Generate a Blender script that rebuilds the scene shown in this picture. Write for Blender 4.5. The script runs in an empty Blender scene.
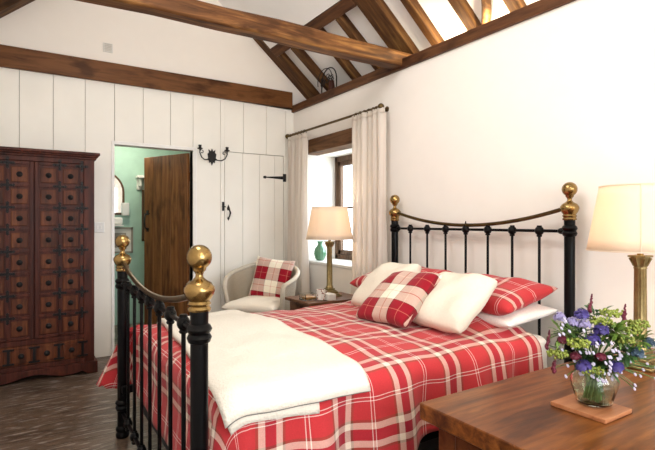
import bpy, bmesh, math, random
from math import sin, cos, pi, sqrt, atan2, radians as R
from mathutils import Vector, Matrix, noise, Euler
random.seed(7)
S = bpy.context.scene
COL = S.collection

# ------------------------------------------------------------ node helpers
def new_mat(name):
    m = bpy.data.materials.new(name); m.use_nodes = True
    nt = m.node_tree; b = nt.nodes['Principled BSDF']
    return m, nt, b
def N(nt, t, **kw):
    n = nt.nodes.new(t)
    for k, v in kw.items(): setattr(n, k, v)
    return n
def L(nt, a, b): nt.links.new(a, b)
def c4(c): return (c[0], c[1], c[2], 1)
def ramp(nt, stops, interp='LINEAR'):
    r = N(nt, 'ShaderNodeValToRGB'); cr = r.color_ramp; cr.interpolation = interp
    while len(cr.elements) > 1: cr.elements.remove(cr.elements[-1])
    cr.elements[0].position = stops[0][0]; cr.elements[0].color = c4(stops[0][1])
    for p, c in stops[1:]:
        e = cr.elements.new(p); e.color = c4(c)
    return r
def coords(nt, kind='Object', scale=(1,1,1)):
    t = N(nt, 'ShaderNodeTexCoord'); m = N(nt, 'ShaderNodeMapping')
    m.inputs['Scale'].default_value = scale
    L(nt, t.outputs[kind], m.inputs['Vector']); return m.outputs[0]
def bump(nt, b, src, strength=.2, dist=.01):
    n = N(nt, 'ShaderNodeBump'); n.inputs['Strength'].default_value = strength
    n.inputs['Distance'].default_value = dist
    L(nt, src, n.inputs['Height']); L(nt, n.outputs[0], b.inputs['Normal'])
def plain(name, col, rough=.5, metal=0, bscale=0, bstr=.1, spec=.5, vary=0):
    m, nt, b = new_mat(name)
    b.inputs['Base Color'].default_value = c4(col); b.inputs['Roughness'].default_value = rough
    b.inputs['Metallic'].default_value = metal; b.inputs['Specular IOR Level'].default_value = spec
    n = N(nt, 'ShaderNodeTexNoise'); n.inputs['Scale'].default_value = bscale or 12
    n.inputs['Detail'].default_value = 4
    L(nt, coords(nt), n.inputs['Vector'])
    v = vary or .05
    r = ramp(nt, [(.3, tuple(max(0, x*(1-v)) for x in col)), (.7, tuple(min(1, x*(1+v)) for x in col))])
    L(nt, n.outputs[0], r.inputs[0]); L(nt, r.outputs[0], b.inputs['Base Color'])
    if bscale: bump(nt, b, n.outputs[0], bstr)
    return m
def wood(name, dark, mid, light, axis='X', rough=.55, fine=1.0, bstr=.25, knots=True, spec=.18):
    m, nt, b = new_mat(name)
    s = {'X': (1.2, 14, 14), 'Y': (14, 1.2, 14), 'Z': (14, 14, 1.2)}[axis]
    v = coords(nt, 'Object', tuple(a*fine for a in s))
    n = N(nt, 'ShaderNodeTexNoise'); n.inputs['Scale'].default_value = 1.6
    n.inputs['Detail'].default_value = 7; n.inputs['Roughness'].default_value = .65
    n.inputs['Distortion'].default_value = .6
    L(nt, v, n.inputs['Vector'])
    r = ramp(nt, [(.28, dark), (.5, mid), (.72, light)])
    L(nt, n.outputs[0], r.inputs[0])
    out = r.outputs[0]
    if knots:
        s2 = {'X': (3, 8, 8), 'Y': (8, 3, 8), 'Z': (8, 8, 3)}[axis]
        n2 = N(nt, 'ShaderNodeTexNoise'); n2.inputs['Scale'].default_value = 1.1; n2.inputs['Detail'].default_value = 3
        L(nt, coords(nt, 'Object', s2), n2.inputs['Vector'])
        r2 = ramp(nt, [(.33, (.35,.3,.28)), (.45, (1,1,1))]); L(nt, n2.outputs[0], r2.inputs[0])
        mx = N(nt, 'ShaderNodeMix', data_type='RGBA', blend_type='MULTIPLY'); mx.inputs[0].default_value = .8
        L(nt, out, mx.inputs[6]); L(nt, r2.outputs[0], mx.inputs[7]); out = mx.outputs[2]
    L(nt, out, b.inputs['Base Color']); b.inputs['Roughness'].default_value = rough
    b.inputs['Specular IOR Level'].default_value = spec
    bump(nt, b, n.outputs[0], bstr, .006)
    return m
def plaid(name, base, bands, period, offs=(0,0), rough=.85, uv='UVMap', vary=.12):
    """bands: list of (start fraction, colour) laid constantly over one repeat, woven both ways"""
    m, nt, b = new_mat(name)
    u = N(nt, 'ShaderNodeUVMap'); u.uv_map = uv
    sp = N(nt, 'ShaderNodeSeparateXYZ'); L(nt, u.outputs[0], sp.inputs[0])
    outs = []
    for i in (0, 1):
        a = N(nt, 'ShaderNodeMath', operation='ADD'); a.inputs[1].default_value = offs[i]
        d = N(nt, 'ShaderNodeMath', operation='DIVIDE'); d.inputs[1].default_value = period[i]
        f = N(nt, 'ShaderNodeMath', operation='FRACT')
        L(nt, sp.outputs[i], a.inputs[0]); L(nt, a.outputs[0], d.inputs[0]); L(nt, d.outputs[0], f.inputs[0])
        r = ramp(nt, bands, 'CONSTANT'); L(nt, f.outputs[0], r.inputs[0]); outs.append(r.outputs[0])
    mx = N(nt, 'ShaderNodeMix', data_type='RGBA'); mx.inputs[0].default_value = .5
    L(nt, outs[0], mx.inputs[6]); L(nt, outs[1], mx.inputs[7])
    n = N(nt, 'ShaderNodeTexNoise'); n.inputs['Scale'].default_value = 220
    L(nt, coords(nt), n.inputs['Vector'])
    r = ramp(nt, [(.3, (1-vary,)*3), (.7, (1,1,1))]); L(nt, n.outputs[0], r.inputs[0])
    m2 = N(nt, 'ShaderNodeMix', data_type='RGBA', blend_type='MULTIPLY'); m2.inputs[0].default_value = 1
    L(nt, mx.outputs[2], m2.inputs[6]); L(nt, r.outputs[0], m2.inputs[7])
    L(nt, m2.outputs[2], b.inputs['Base Color'])
    b.inputs['Roughness'].default_value = rough; b.inputs['Specular IOR Level'].default_value = .15
    b.inputs['Sheen Weight'].default_value = .15
    bump(nt, b, n.outputs[0], .15, .002)
    return m

# ------------------------------------------------------------ materials
M = {}
M['plaster'] = plain('cream plaster', (.87,.825,.77), .85, bscale=9, bstr=.06, spec=.2, vary=.008)
M['plaster_roof'] = plain('white roof plaster', (.86,.85,.83), .9, bscale=5, bstr=.12, spec=.2, vary=.012)
M['boards'] = plain('white painted boards', (.84,.81,.735), .45, bscale=3, bstr=.04, vary=.03)
M['groove'] = plain('board groove', (.30,.27,.22), .9)
M['green'] = plain('sea green wall paint', (.40,.61,.51), .6, vary=.05)
M['white'] = plain('white paint', (.82,.80,.76), .4)
M['plastic'] = plain('white plastic', (.70,.69,.66), .35)
M['beam'] = wood('hewn oak beam', (.025,.010,.004), (.13,.052,.017), (.34,.165,.05), 'X', .5)
M['beamY'] = wood('oak plate', (.03,.011,.006), (.10,.04,.016), (.16,.07,.028), 'Y', .55)
M['pineX'] = wood('stained pine beam', (.06,.022,.008), (.15,.06,.02), (.20,.085,.03), 'X', .4)
M['rafter'] = wood('oak rafter', (.022,.009,.004), (.095,.040,.013), (.22,.115,.038), 'X', .6)
M['door'] = wood('pine plank door', (.06,.021,.009), (.19,.075,.025), (.30,.13,.045), 'Z', .4)
M['lintel'] = wood('oak lintel', (.05,.02,.01), (.13,.06,.025), (.22,.11,.05), 'Y', .6)
M['wardrobe'] = wood('reddish hardwood', (.02,.006,.004), (.062,.015,.009), (.12,.033,.018), 'Z', .45, knots=False, spec=.18)
M['wardrobe_panel'] = wood('reddish carved panel', (.028,.008,.004), (.095,.026,.010), (.19,.065,.024), 'Z', .45, spec=.18)
M['table'] = wood('honey brown table top', (.035,.009,.002), (.14,.042,.009), (.27,.098,.022), 'X', .30, fine=1.3, bstr=.08, knots=True, spec=.28)
M['table_dark'] = wood('chest side', (.05,.013,.005), (.10,.03,.01), (.15,.05,.017), 'X', .3, bstr=.1, knots=False)
M['bedside'] = wood('dark bedside wood', (.05,.02,.01), (.14,.06,.03), (.2,.09,.04), 'X', .35, knots=False)
M['winwood'] = wood('window frame wood', (.05,.028,.016), (.12,.068,.04), (.2,.12,.075), 'Z', .5, knots=False)
M['coaster'] = wood('coaster wood', (.26,.09,.035), (.38,.15,.065), (.46,.21,.10), 'X', .35, knots=False)
M['iron'] = plain('black painted iron', (.002,.002,.0024), .30, 0, spec=.16)
M['rough_iron'] = plain('rough black iron', (.02,.018,.017), .5, .6, bscale=60)
M['stud_iron'] = plain('dark iron fittings', (.010,.008,.008), .45, .3, spec=.25)
M['brass'] = plain('aged brass', (.34,.225,.085), .24, 1, bscale=20, bstr=.03, vary=.3)
M['brass_dark'] = plain('tarnished brass rod', (.13,.085,.035), .32, 1, bscale=20, bstr=.05, vary=.3)
M['antique'] = plain('antique gilt', (.30,.23,.10), .38, .85, bscale=40, bstr=.08, vary=.2)
M['cream_quilt'] = plain('cream quilt', (.77,.725,.635), .9, bscale=110, bstr=.5, spec=.15, vary=.03)
M['piping'] = plain('grey piping', (.18,.17,.15), .8)
M['white_linen'] = plain('white linen', (.86,.84,.80), .85, bscale=120, bstr=.1, spec=.15)
M['cream_cushion'] = plain('cream cushion cotton', (.77,.70,.59), .9, bscale=90, bstr=.15, spec=.15, vary=.03)
M['mattress'] = plain('mattress ticking', (.78,.75,.7), .9)
M['bedbase'] = plain('dark bed base', (.03,.03,.032), .8)
M['wicker_paint'] = plain('cream painted cane', (.50,.44,.35), .6, bscale=40, bstr=.2)
M['ceramic_green'] = plain('green glazed ceramic', (.09,.22,.12), .15)
M['stem'] = plain('green stems', (.07,.14,.03), .5)
M['stem_pale'] = plain('pale green stems', (.22,.32,.12), .5, vary=.4)
M['leaf'] = plain('yellow green leaf', (.11,.20,.025), .5, vary=.35)
M['leaf_dark'] = plain('deep green leaf', (.035,.10,.025), .5, vary=.3)
M['purple'] = plain('violet petals', (.05,.035,.19), .6, vary=.3)
M['crimson'] = plain('crimson petals', (.10,.004,.02), .6, vary=.3)
M['whitep'] = plain('white petals', (.46,.44,.56), .6)
M['lilac'] = plain('lilac petals', (.27,.24,.44), .6, vary=.2)
M['lime'] = plain('lime blossom', (.22,.27,.04), .6, vary=.3)
M['thistle'] = plain('blue thistle', (.06,.10,.15), .6, vary=.3)
M['mirror'] = plain('mirror glass', (.85,.88,.86), .03, 1)
M['vent_grey'] = plain('pale grey grille', (.55,.53,.49), .6)
M['dark'] = plain('dark interior', (.02,.02,.02), .9)
M['paper'] = plain('paper', (.7,.68,.62), .8)
M['amber'] = plain('amber soap', (.55,.28,.08), .3)

# floorboards
m, nt, b = new_mat('worn oak floorboards'); M['floor'] = m
bk = N(nt, 'ShaderNodeTexBrick'); bk.offset = .37
bk.inputs['Scale'].default_value = 1; bk.inputs['Mortar Size'].default_value = .003
bk.inputs['Brick Width'].default_value = 1.35; bk.inputs['Row Height'].default_value = .16
bk.inputs['Color1'].default_value = (.085,.055,.036,1); bk.inputs['Color2'].default_value = (.17,.115,.078,1)
bk.inputs['Mortar'].default_value = (.02,.013,.01,1); bk.inputs['Bias'].default_value = -.1
L(nt, coords(nt), bk.inputs['Vector'])
n = N(nt, 'ShaderNodeTexNoise'); n.inputs['Scale'].default_value = 2.2; n.inputs['Detail'].default_value = 8; n.inputs['Roughness'].default_value = .7
L(nt, coords(nt, 'Object', (1.2, 9, 1)), n.inputs['Vector'])
r = ramp(nt, [(.3, (.25,.22,.2)), (.5, (.95,.92,.9)), (.66, (1.0,1.0,1.0))]); L(nt, n.outputs[0], r.inputs[0])
mx = N(nt, 'ShaderNodeMix', data_type='RGBA', blend_type='MULTIPLY'); mx.inputs[0].default_value = 1
L(nt, bk.outputs[0], mx.inputs[6]); L(nt, r.outputs[0], mx.inputs[7])
n3 = N(nt, 'ShaderNodeTexNoise'); n3.inputs['Scale'].default_value = 14; n3.inputs['Detail'].default_value = 5
L(nt, coords(nt, 'Object', (.6, 3, 1)), n3.inputs['Vector'])
r3 = ramp(nt, [(.54, (0,0,0)), (.66, (1,1,1))]); L(nt, n3.outputs[0], r3.inputs[0])
mx3 = N(nt, 'ShaderNodeMix', data_type='RGBA'); L(nt, r3.outputs[0], mx3.inputs[0])
L(nt, mx.outputs[2], mx3.inputs[6]); mx3.inputs[7].default_value = (.30,.25,.21,1)
L(nt, mx3.outputs[2], b.inputs['Base Color']); b.inputs['Roughness'].default_value = .36
bump(nt, b, n.outputs[0], .35, .01)

# woven cane
m, nt, b = new_mat('woven cane'); M['wicker'] = m
w1 = N(nt, 'ShaderNodeTexWave'); w1.bands_direction = 'Z'; w1.inputs['Scale'].default_value = 38; w1.inputs['Distortion'].default_value = 1.5
L(nt, coords(nt), w1.inputs['Vector'])
r = ramp(nt, [(.2, (.26,.20,.13)), (.6, (.54,.47,.36))]); L(nt, w1.outputs[0], r.inputs[0])
L(nt, r.outputs[0], b.inputs['Base Color']); b.inputs['Roughness'].default_value = .6
bump(nt, b, w1.outputs[0], .6, .006)

# curtain linen with pale stripes
m, nt, b = new_mat('striped curtain linen'); M['curtain'] = m
u = N(nt, 'ShaderNodeUVMap'); u.uv_map = 'UVMap'
sp = N(nt, 'ShaderNodeSeparateXYZ'); L(nt, u.outputs[0], sp.inputs[0])
d = N(nt, 'ShaderNodeMath', operation='DIVIDE'); d.inputs[1].default_value = .09
f = N(nt, 'ShaderNodeMath', operation='FRACT'); L(nt, sp.outputs[0], d.inputs[0]); L(nt, d.outputs[0], f.inputs[0])
r = ramp(nt, [(0, (.77,.70,.62)), (.45, (.73,.64,.565)), (.53, (.77,.70,.62)), (.80, (.76,.68,.61)), (.86, (.77,.70,.62))], 'CONSTANT')
L(nt, f.outputs[0], r.inputs[0]); L(nt, r.outputs[0], b.inputs['Base Color'])
b.inputs['Roughness'].default_value = .9; b.inputs['Specular IOR Level'].default_value = .1
tr = N(nt, 'ShaderNodeBsdfTranslucent'); L(nt, r.outputs[0], tr.inputs[0])
ms = N(nt, 'ShaderNodeMixShader'); ms.inputs[0].default_value = .25
out = nt.nodes['Material Output']
L(nt, b.outputs[0], ms.inputs[1]); L(nt, tr.outputs[0], ms.inputs[2]); L(nt, ms.outputs[0], out.inputs[0])

# lamp shade fabric: diffuse + translucent
m, nt, b = new_mat('lampshade fabric'); M['shade'] = m
b.inputs['Base Color'].default_value = (.84,.74,.62,1); b.inputs['Roughness'].default_value = .9
b.inputs['Specular IOR Level'].default_value = .05
w1 = N(nt, 'ShaderNodeTexNoise'); w1.inputs['Scale'].default_value = 150; L(nt, coords(nt), w1.inputs['Vector'])
bump(nt, b, w1.outputs[0], .1, .002)
tr = N(nt, 'ShaderNodeBsdfTranslucent'); tr.inputs[0].default_value = (.90,.78,.62,1)
ms = N(nt, 'ShaderNodeMixShader'); ms.inputs[0].default_value = .4
out = nt.nodes['Material Output']
L(nt, b.outputs[0], ms.inputs[1]); L(nt, tr.outputs[0], ms.inputs[2]); L(nt, ms.outputs[0], out.inputs[0])

def glass(name, col, rough, ior=1.45):
    m, nt, b = new_mat(name)
    b.inputs['Base Color'].default_value = c4(col); b.inputs['Roughness'].default_value = rough
    b.inputs['Transmission Weight'].default_value = 1; b.inputs['IOR'].default_value = ior
    n = N(nt, 'ShaderNodeTexNoise'); n.inputs['Scale'].default_value = 30; L(nt, coords(nt), n.inputs['Vector'])
    bump(nt, b, n.outputs[0], .1, .004)
    return m
M['glass'] = glass('pale green glass', (.86,.95,.84), .03)
M['dish_glass'] = glass('clear glass', (.95,.95,.92), .05)
m, nt, b = new_mat('window pane'); M['pane'] = m       # thin pane: mostly see-through with a glossy sheen
tp = N(nt, 'ShaderNodeBsdfTransparent'); gl = N(nt, 'ShaderNodeBsdfGlossy'); gl.inputs['Roughness'].default_value = .05
ms = N(nt, 'ShaderNodeMixShader'); ms.inputs[0].default_value = .07; L(nt, tp.outputs[0], ms.inputs[1]); L(nt, gl.outputs[0], ms.inputs[2])
L(nt, ms.outputs[0], nt.nodes['Material Output'].inputs[0])

def emis(name, col, st):
    m, nt, b = new_mat(name); b.inputs['Base Color'].default_value = c4(col)
    b.inputs['Emission Color'].default_value = c4(col); b.inputs['Emission Strength'].default_value = st; return m
M['bulb'] = emis('lit bulb', (1,.78,.5), 6)

# tartans
RED=(.52,.036,.042); RED2=(.34,.012,.03); CR=(.80,.68,.57); TAN=(.20,.06,.035); WH=(.92,.84,.78)
duvet_bands = [(0,RED),(.105,TAN),(.14,CR),(.225,RED2),(.37,CR),(.455,TAN),(.49,RED),
               (.73,WH),(.742,RED),(.775,WH),(.787,RED)]
M['duvet'] = plaid('red tartan duvet', RED, duvet_bands, (.29,.29), (1.30+.297*.29+2.9-.045, .0+.06))
sham_bands = [(0,RED),(.18,TAN),(.21,CR),(.27,RED2),(.40,CR),(.46,TAN),(.50,RED),(.74,WH),(.75,RED),(.78,WH),(.79,RED)]
M['sham'] = plaid('red tartan pillowcase', RED, sham_bands, (.33,.33), (.33,.22))
DR=(.30,.006,.018); PK=(.62,.25,.17); CC=(.90,.82,.66); BK=(.10,.012,.014)
cushion_bands = [(0,DR),(.24,PK),(.255,DR),(.48,BK),(.50,CC),(.735,PK),(.755,CC),(.97,BK)]
M['cush'] = plaid('dark red tartan cushion', DR, cushion_bands, (.235,.235), (.165,.19))
M['cush2'] = plaid('bold red tartan cushion', DR, cushion_bands, (.26,.24), (.16,.02))

# ------------------------------------------------------------ mesh builder
class MB:
    def __init__(s): s.bm = bmesh.new(); s.uv = None
    def box(s, x0, y0, z0, x1, y1, z1, mi=0):
        v = [s.bm.verts.new(p) for p in ((x0,y0,z0),(x1,y0,z0),(x1,y1,z0),(x0,y1,z0),(x0,y0,z1),(x1,y0,z1),(x1,y1,z1),(x0,y1,z1))]
        for q in ((3,2,1,0),(4,5,6,7),(0,1,5,4),(1,2,6,5),(2,3,7,6),(3,0,4,7)):
            f = s.bm.faces.new([v[i] for i in q]); f.material_index = mi
        return s
    def obox(s, c, size, rot=None, mi=0):
        a = MB(); hx, hy, hz = size[0]/2, size[1]/2, size[2]/2
        mat = Matrix.Translation(c) @ (rot.to_4x4() if rot else Matrix())
        v = [s.bm.verts.new(mat @ Vector(p)) for p in ((-hx,-hy,-hz),(hx,-hy,-hz),(hx,hy,-hz),(-hx,hy,-hz),(-hx,-hy,hz),(hx,-hy,hz),(hx,hy,hz),(-hx,hy,hz))]
        for q in ((3,2,1,0),(4,5,6,7),(0,1,5,4),(1,2,6,5),(2,3,7,6),(3,0,4,7)):
            f = s.bm.faces.new([v[i] for i in q]); f.material_index = mi
        return s
    def prism(s, pts, a0, a1, axis='Y'):
        """extrude polygon given in the other two axes along axis"""
        def P(p, a):
            return {'X': (a, p[0], p[1]), 'Y': (p[0], a, p[1]), 'Z': (p[0], p[1], a)}[axis]
        A = [s.bm.verts.new(P(p, a0)) for p in pts]; B = [s.bm.verts.new(P(p, a1)) for p in pts]
        s.bm.faces.new(A); s.bm.faces.new(B[::-1]); n = len(pts)
        for i in range(n): s.bm.faces.new((A[i], B[i], B[(i+1)%n], A[(i+1)%n]))
        return s
    def lathe(s, prof, c=(0,0,0), seg=28, caps=True, flute=None):
        rings = []
        for r, z in prof:
            ring = []
            for i in range(seg):
                a = 2*pi*i/seg; rr = r*(flute(a, z) if flute else 1)
                ring.append(s.bm.verts.new((c[0]+rr*cos(a), c[1]+rr*sin(a), c[2]+z)))
            rings.append(ring)
        for A, B in zip(rings, rings[1:]):
            for i in range(seg): s.bm.faces.new((A[i], A[(i+1)%seg], B[(i+1)%seg], B[i]))
        if caps:
            s.bm.faces.new(rings[0][::-1]); s.bm.faces.new(rings[-1])
        return s
    def ball(s, c, r, sc=(1,1,1), seg=16, rings=10):
        prof = [(r*sin(pi*k/rings), -r*cos(pi*k/rings)) for k in range(rings+1)]
        prof[0] = (r*.02, -r); prof[-1] = (r*.02, r)
        n0 = len(s.bm.verts); s.lathe(prof, (0,0,0), seg); s.bm.verts.ensure_lookup_table()
        for v in s.bm.verts[n0:]: v.co = Vector((v.co.x*sc[0]+c[0], v.co.y*sc[1]+c[1], v.co.z*sc[2]+c[2]))
        return s
    def tube(s, pts, rad, seg=8, closed=False):
        pts = [Vector(p) for p in pts]; n = len(pts)
        rad = rad if isinstance(rad, (list, tuple)) else [rad]*n
        t0 = (pts[1]-pts[0]).normalized()
        up = Vector((0,0,1)) if abs(t0.z) < .9 else Vector((1,0,0))
        nx = t0.cross(up).normalized(); rings = []
        for i, p in enumerate(pts):
            t = (pts[(i+1)%n] - pts[i-1]) if (closed or 0 < i < n-1) else (pts[1]-pts[0] if i == 0 else pts[-1]-pts[-2])
            t.normalize(); nx = (nx - t*nx.dot(t)).normalized(); ny = t.cross(nx)
            rings.append([s.bm.verts.new(p + (nx*cos(2*pi*k/seg)+ny*sin(2*pi*k/seg))*rad[i]) for k in range(seg)])
        R_ = list(zip(rings, rings[1:])) + ([(rings[-1], rings[0])] if closed else [])
        for A, B in R_:
            for k in range(seg): s.bm.faces.new((A[k], A[(k+1)%seg], B[(k+1)%seg], B[k]))
        if not closed: s.bm.faces.new(rings[0][::-1]); s.bm.faces.new(rings[-1])
        return s
    def grid(s, fn, nu, nv, uvfn=None, closed_u=False):
        V = [[s.bm.verts.new(fn(i/nu, j/nv)) for j in range(nv+1)] for i in range(nu+(0 if closed_u else 1))]
        if uvfn and s.uv is None: s.uv = s.bm.loops.layers.uv.new('UVMap')
        for i in range(nu):
            for j in range(nv):
                i2 = (i+1) % len(V) if closed_u else i+1
                f = s.bm.faces.new((V[i][j], V[i2][j], V[i2][j+1], V[i][j+1]))
                if uvfn:
                    for l, (a, b_) in zip(f.loops, ((i,j),(i+1,j),(i+1,j+1),(i,j+1))): l[s.uv].uv = uvfn(a/nu, b_/nv)
        return s

def tag(o, label=None, cat=None, group=None, kind=None):
    if label: o['label'] = label
    if cat: o['category'] = cat
    if group: o['group'] = group
    if kind: o['kind'] = kind
    return o
def wloc(o):
    v = Vector(o.location)
    while o.parent: o = o.parent; v = v + Vector(o.location)
    return v
def obj(name, mb, mat, parent=None, label=None, cat=None, group=None, kind=None, smooth=None, bevel=0, local=False, origin=None, bseg=2, solid=0, weld=False):
    """mesh in world coordinates; stored relative to its parent (or to origin)"""
    bm = mb.bm
    off = Vector((0,0,0))
    if parent is not None and not local: off = wloc(parent)
    if origin is not None: off = Vector(origin)
    if weld: bmesh.ops.remove_doubles(bm, verts=bm.verts, dist=weld)
    bmesh.ops.recalc_face_normals(bm, faces=bm.faces)
    if off.length: bmesh.ops.translate(bm, verts=bm.verts, vec=-off)
    me = bpy.data.meshes.new(name); bm.to_mesh(me); bm.free()
    for mm in (mat if isinstance(mat, list) else [mat]): me.materials.append(M[mm])
    o = bpy.data.objects.new(name, me); COL.objects.link(o)
    if parent is not None: o.parent = parent
    elif origin is not None: o.location = origin
    if smooth is not None:
        me.shade_smooth()
        if smooth < 180: me.set_sharp_from_angle(angle=R(smooth))
    if solid:
        md = o.modifiers.new('solid', 'SOLIDIFY'); md.thickness = solid; md.offset = -1
    if bevel:
        md = o.modifiers.new('bevel', 'BEVEL'); md.width = bevel; md.segments = bseg; md.limit_method = 'ANGLE'; md.angle_limit = R(40)
        me.shade_smooth(); me.set_sharp_from_angle(angle=R(35))
    return tag(o, label, cat, group, kind)
def empty(name, loc, label, cat, group=None, rot=0, kind=None):
    o = bpy.data.objects.new(name, None); COL.objects.link(o); o.empty_display_size = .05
    o.location = loc; o.rotation_euler = (0,0,rot)
    return tag(o, label, cat, group, kind)
def part_copy(src, parent, loc):
    c = src.copy(); COL.objects.link(c); c.parent = parent; c.location = loc
    for k in ('label','group'):
        pass
    return c

# ------------------------------------------------------------ room shell
# corner of back wall (Y=0) and right wall (X=0) is the origin; room runs to -X and -Y
XL, YF = -2.9, -6.4
obj('floor', MB().box(-4,YF-.2,-.06,.5,1.5,0), 'floor', kind='structure')

joints = [-2.9,-2.55,-2.309,-2.067,-1.83,-1.585,-1.337,-1.12,-.843,-.593,-.334,-.10,0]
DX0, DX1, DZ = -1.83, -1.12, 1.895
CX0, CX1, CZ = -.800, -.125, 1.915
w = MB(); g = .0035
for a, b_ in zip(joints, joints[1:]):
    z0 = 0
    spans = [(a, b_, 0)]
    if a >= DX0-.001 and b_ <= DX1+.001: spans = [(a, b_, DZ)]
    elif b_ > CX0 and a < CX1:
        spans = []
        lo, hi = max(a, CX0), min(b_, CX1)
        if a < lo-.005: spans.append((a, lo, 0))
        spans.append((lo, hi, CZ))
        if b_ > hi+.005: spans.append((hi, b_, 0))
    for (p, q, z0) in spans:
        ga = g/2 if abs(p-a) < 1e-6 else 0; gb = g/2 if abs(q-b_) < 1e-6 else 0
        w.box(p+ga, 0, z0, q-gb, .018, 2.45)
# backing behind the boards
w.box(XL-.1,.012,0,DX0,.10,2.45,1); w.box(DX0,.012,DZ+.004,DX1,.10,2.45,1); w.box(DX1,.012,0,CX0-.002,.10,2.45,1)
w.box(CX0-.002,.045,0,CX1+.002,.10,2.45,1); w.box(CX0-.002,.012,CZ+.004,CX1+.002,.045,2.45,1); w.box(CX1+.002,.012,0,0,.10,2.45,1)
obj('wall_back', w, ['boards','groove'], kind='structure', bevel=.0015, bseg=1)
# gable above
RZ = lambda x: 2.80-.85*x if x > -1.415 else 2.80+.85*(x+2.83)
obj('wall_gable', MB().prism([(-3.2,2.45),(.45,2.45),(.45,RZ(.45)),(-1.415,RZ(-1.415)),(-3.2,RZ(-3.2))], 0, .10), 'plaster', kind='structure')
# right wall with the deep window opening
WY0, WY1, WZ0, WZ1 = -1.52, -.30, .795, 1.91
w = MB()
w.box(0,YF,0,.45,WY0,2.47); w.box(0,WY1,0,.45,0,2.47)
w.box(0,WY0,0,.45,WY1,WZ0-.03); w.box(0,WY0,2.03,.45,WY1,2.47)
w.box(.16,WY0,WZ1,.45,WY1,2.03)
obj('wall_right', w, 'plaster', kind='structure')
obj('trim_sill', MB().box(-.012,WY0-.0,WZ0-.03,.40,WY1,WZ0), 'white', kind='structure', bevel=.006)
obj('wall_left', MB().box(XL-.25,YF,0,XL,0,2.47), 'plaster', kind='structure')
# far wall behind the camera, with a wide unseen window added to let in fill light
w = MB(); w.box(XL-.25,YF-.25,0,.45,YF,.7); w.box(XL-.25,YF-.25,2.15,.45,YF,2.47)
w.box(XL-.25,YF-.25,.7,-2.5,YF,2.15); w.box(-.4,YF-.25,.7,.45,YF,2.15)
w.prism([(-3.2,2.47),(.45,2.47),(.45,RZ(.45)),(-1.415,RZ(-1.415)),(-3.2,RZ(-3.2))], YF-.25, YF)
obj('wall_front', w, 'plaster', kind='structure')
wf = MB()
for x in (-2.5,-1.8,-1.1,-.44): wf.box(x,YF-.15,.7,x+.04,YF-.10,2.15)
wf.box(-2.5,YF-.15,.7,-.4,YF-.10,.74); wf.box(-2.5,YF-.15,2.11,-.4,YF-.10,2.15)
o = obj('added_rear_window', wf, 'white', kind='structure')
obj('pane', MB().box(-2.46,YF-.13,.74,-.44,YF-.126,2.11), 'pane', parent=o)
# sloping ceiling
T = .06
c = MB()
c.prism([(.50,RZ(.50)),(-1.415,RZ(-1.415)),(-1.415,RZ(-1.415)+T),(.50,RZ(.50)+T)], YF-.25, .10)
c.prism([(-3.30,RZ(-3.30)),(-1.415,RZ(-1.415)),(-1.415,RZ(-1.415)+T),(-3.30,RZ(-3.30)+T)], YF-.25, .10)
# plaster above the purlin hangs lower, flush with the rafters
u0 = lambda x: 2.70-.85*x
for xs_, ya, yb in ((-.62,-.20,0),(-.36,-1.58,-.20),(-.36,YF,-1.58)):
    c.prism([(xs_,u0(xs_)-.012),(-1.38,u0(-1.38)-.012),(-1.38,RZ(-1.38)),(xs_,RZ(xs_))], ya, yb)
obj('ceiling', c, 'plaster_roof', kind='structure')

# ------------------------------------------------------------ roof timbers
def hewn(mb, cuts, amp, seed):
    """subdivide a long timber and wobble it, as hewn oak is never quite straight"""
    bmesh.ops.subdivide_edges(mb.bm, edges=[e for e in mb.bm.edges if e.calc_length() > .5], cuts=cuts)
    for v in mb.bm.verts:
        v.co += noise.noise_vector(v.co*1.9+Vector((seed,seed*2,0)))*amp
    return mb
obj('wall_plate', MB().box(-.03,YF+.1,2.40,.14,-.0,2.475), 'beamY', label='long dark oak plate running along the top of the right wall', cat='beam', bevel=.006)
obj('wall_beam', MB().box(XL+.01,-.036,2.440,-.032,-.001,2.616), 'pineX', label='flat brown beam across the back wall above the white boards', cat='beam', bevel=.006)
obj('tie_beam', hewn(MB().box(XL+.01,-1.865,2.418,.11,-1.735,2.538), 14, .012, 3), 'beam', label='hewn oak tie beam crossing the room in front of the gable', cat='beam', bevel=.02, bseg=3)
import math as _m
SA = atan2(.85, 1.0)
def rafter(name, y0, y1, label, x0=.24, x1=-.27, depth=.075, side=1, under=2.70, seed=0, group='oak rafters on the right roof slope', mat='rafter', amp=.006):
    # a timber following the slope; its own X axis runs along the grain
    Lr = (x0-x1)/cos(SA)
    mb = MB().box(-Lr/2, -(y1-y0)/2, 0, Lr/2, (y1-y0)/2, depth)
    hewn(mb, 8, amp, seed)
    o = obj(name, mb, mat, bevel=.005)
    xm = (x0+x1)/2; zm = under-.85*xm
    if side > 0:
        o.location = (xm, (y0+y1)/2, zm); o.rotation_euler = (0, SA, 0)
    else:
        o.location = (-2.83-xm, (y0+y1)/2, zm); o.rotation_euler = (0, -SA, 0)
    return tag(o, label, 'rafter', group)
rafter('principal_rafter', -.19, -.004, 'dark oak rafter lying against the gable wall, on the right roof slope', x1=-1.33, depth=.072, seed=1, group=None)
rafter('principal_rafter', -1.80, -1.60, 'broad golden brown rafter rising where the big tie beam meets the right wall', x1=-1.33, depth=.072, seed=2, group=None)
rafter('principal_rafter', -.165, -.004, 'dark rafter against the gable wall, top left corner of the photo', x1=-1.33, depth=.072, side=-1, seed=3, group=None)
rafter('common_rafter', -.54, -.47, 'narrow dark rafter next to the gable rafter, wire ornament in front of it', seed=4)
rafter('common_rafter', -1.0, -.93, 'narrow dark rafter just right of the wire ornament, seen below the tie beam', seed=5)
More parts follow.
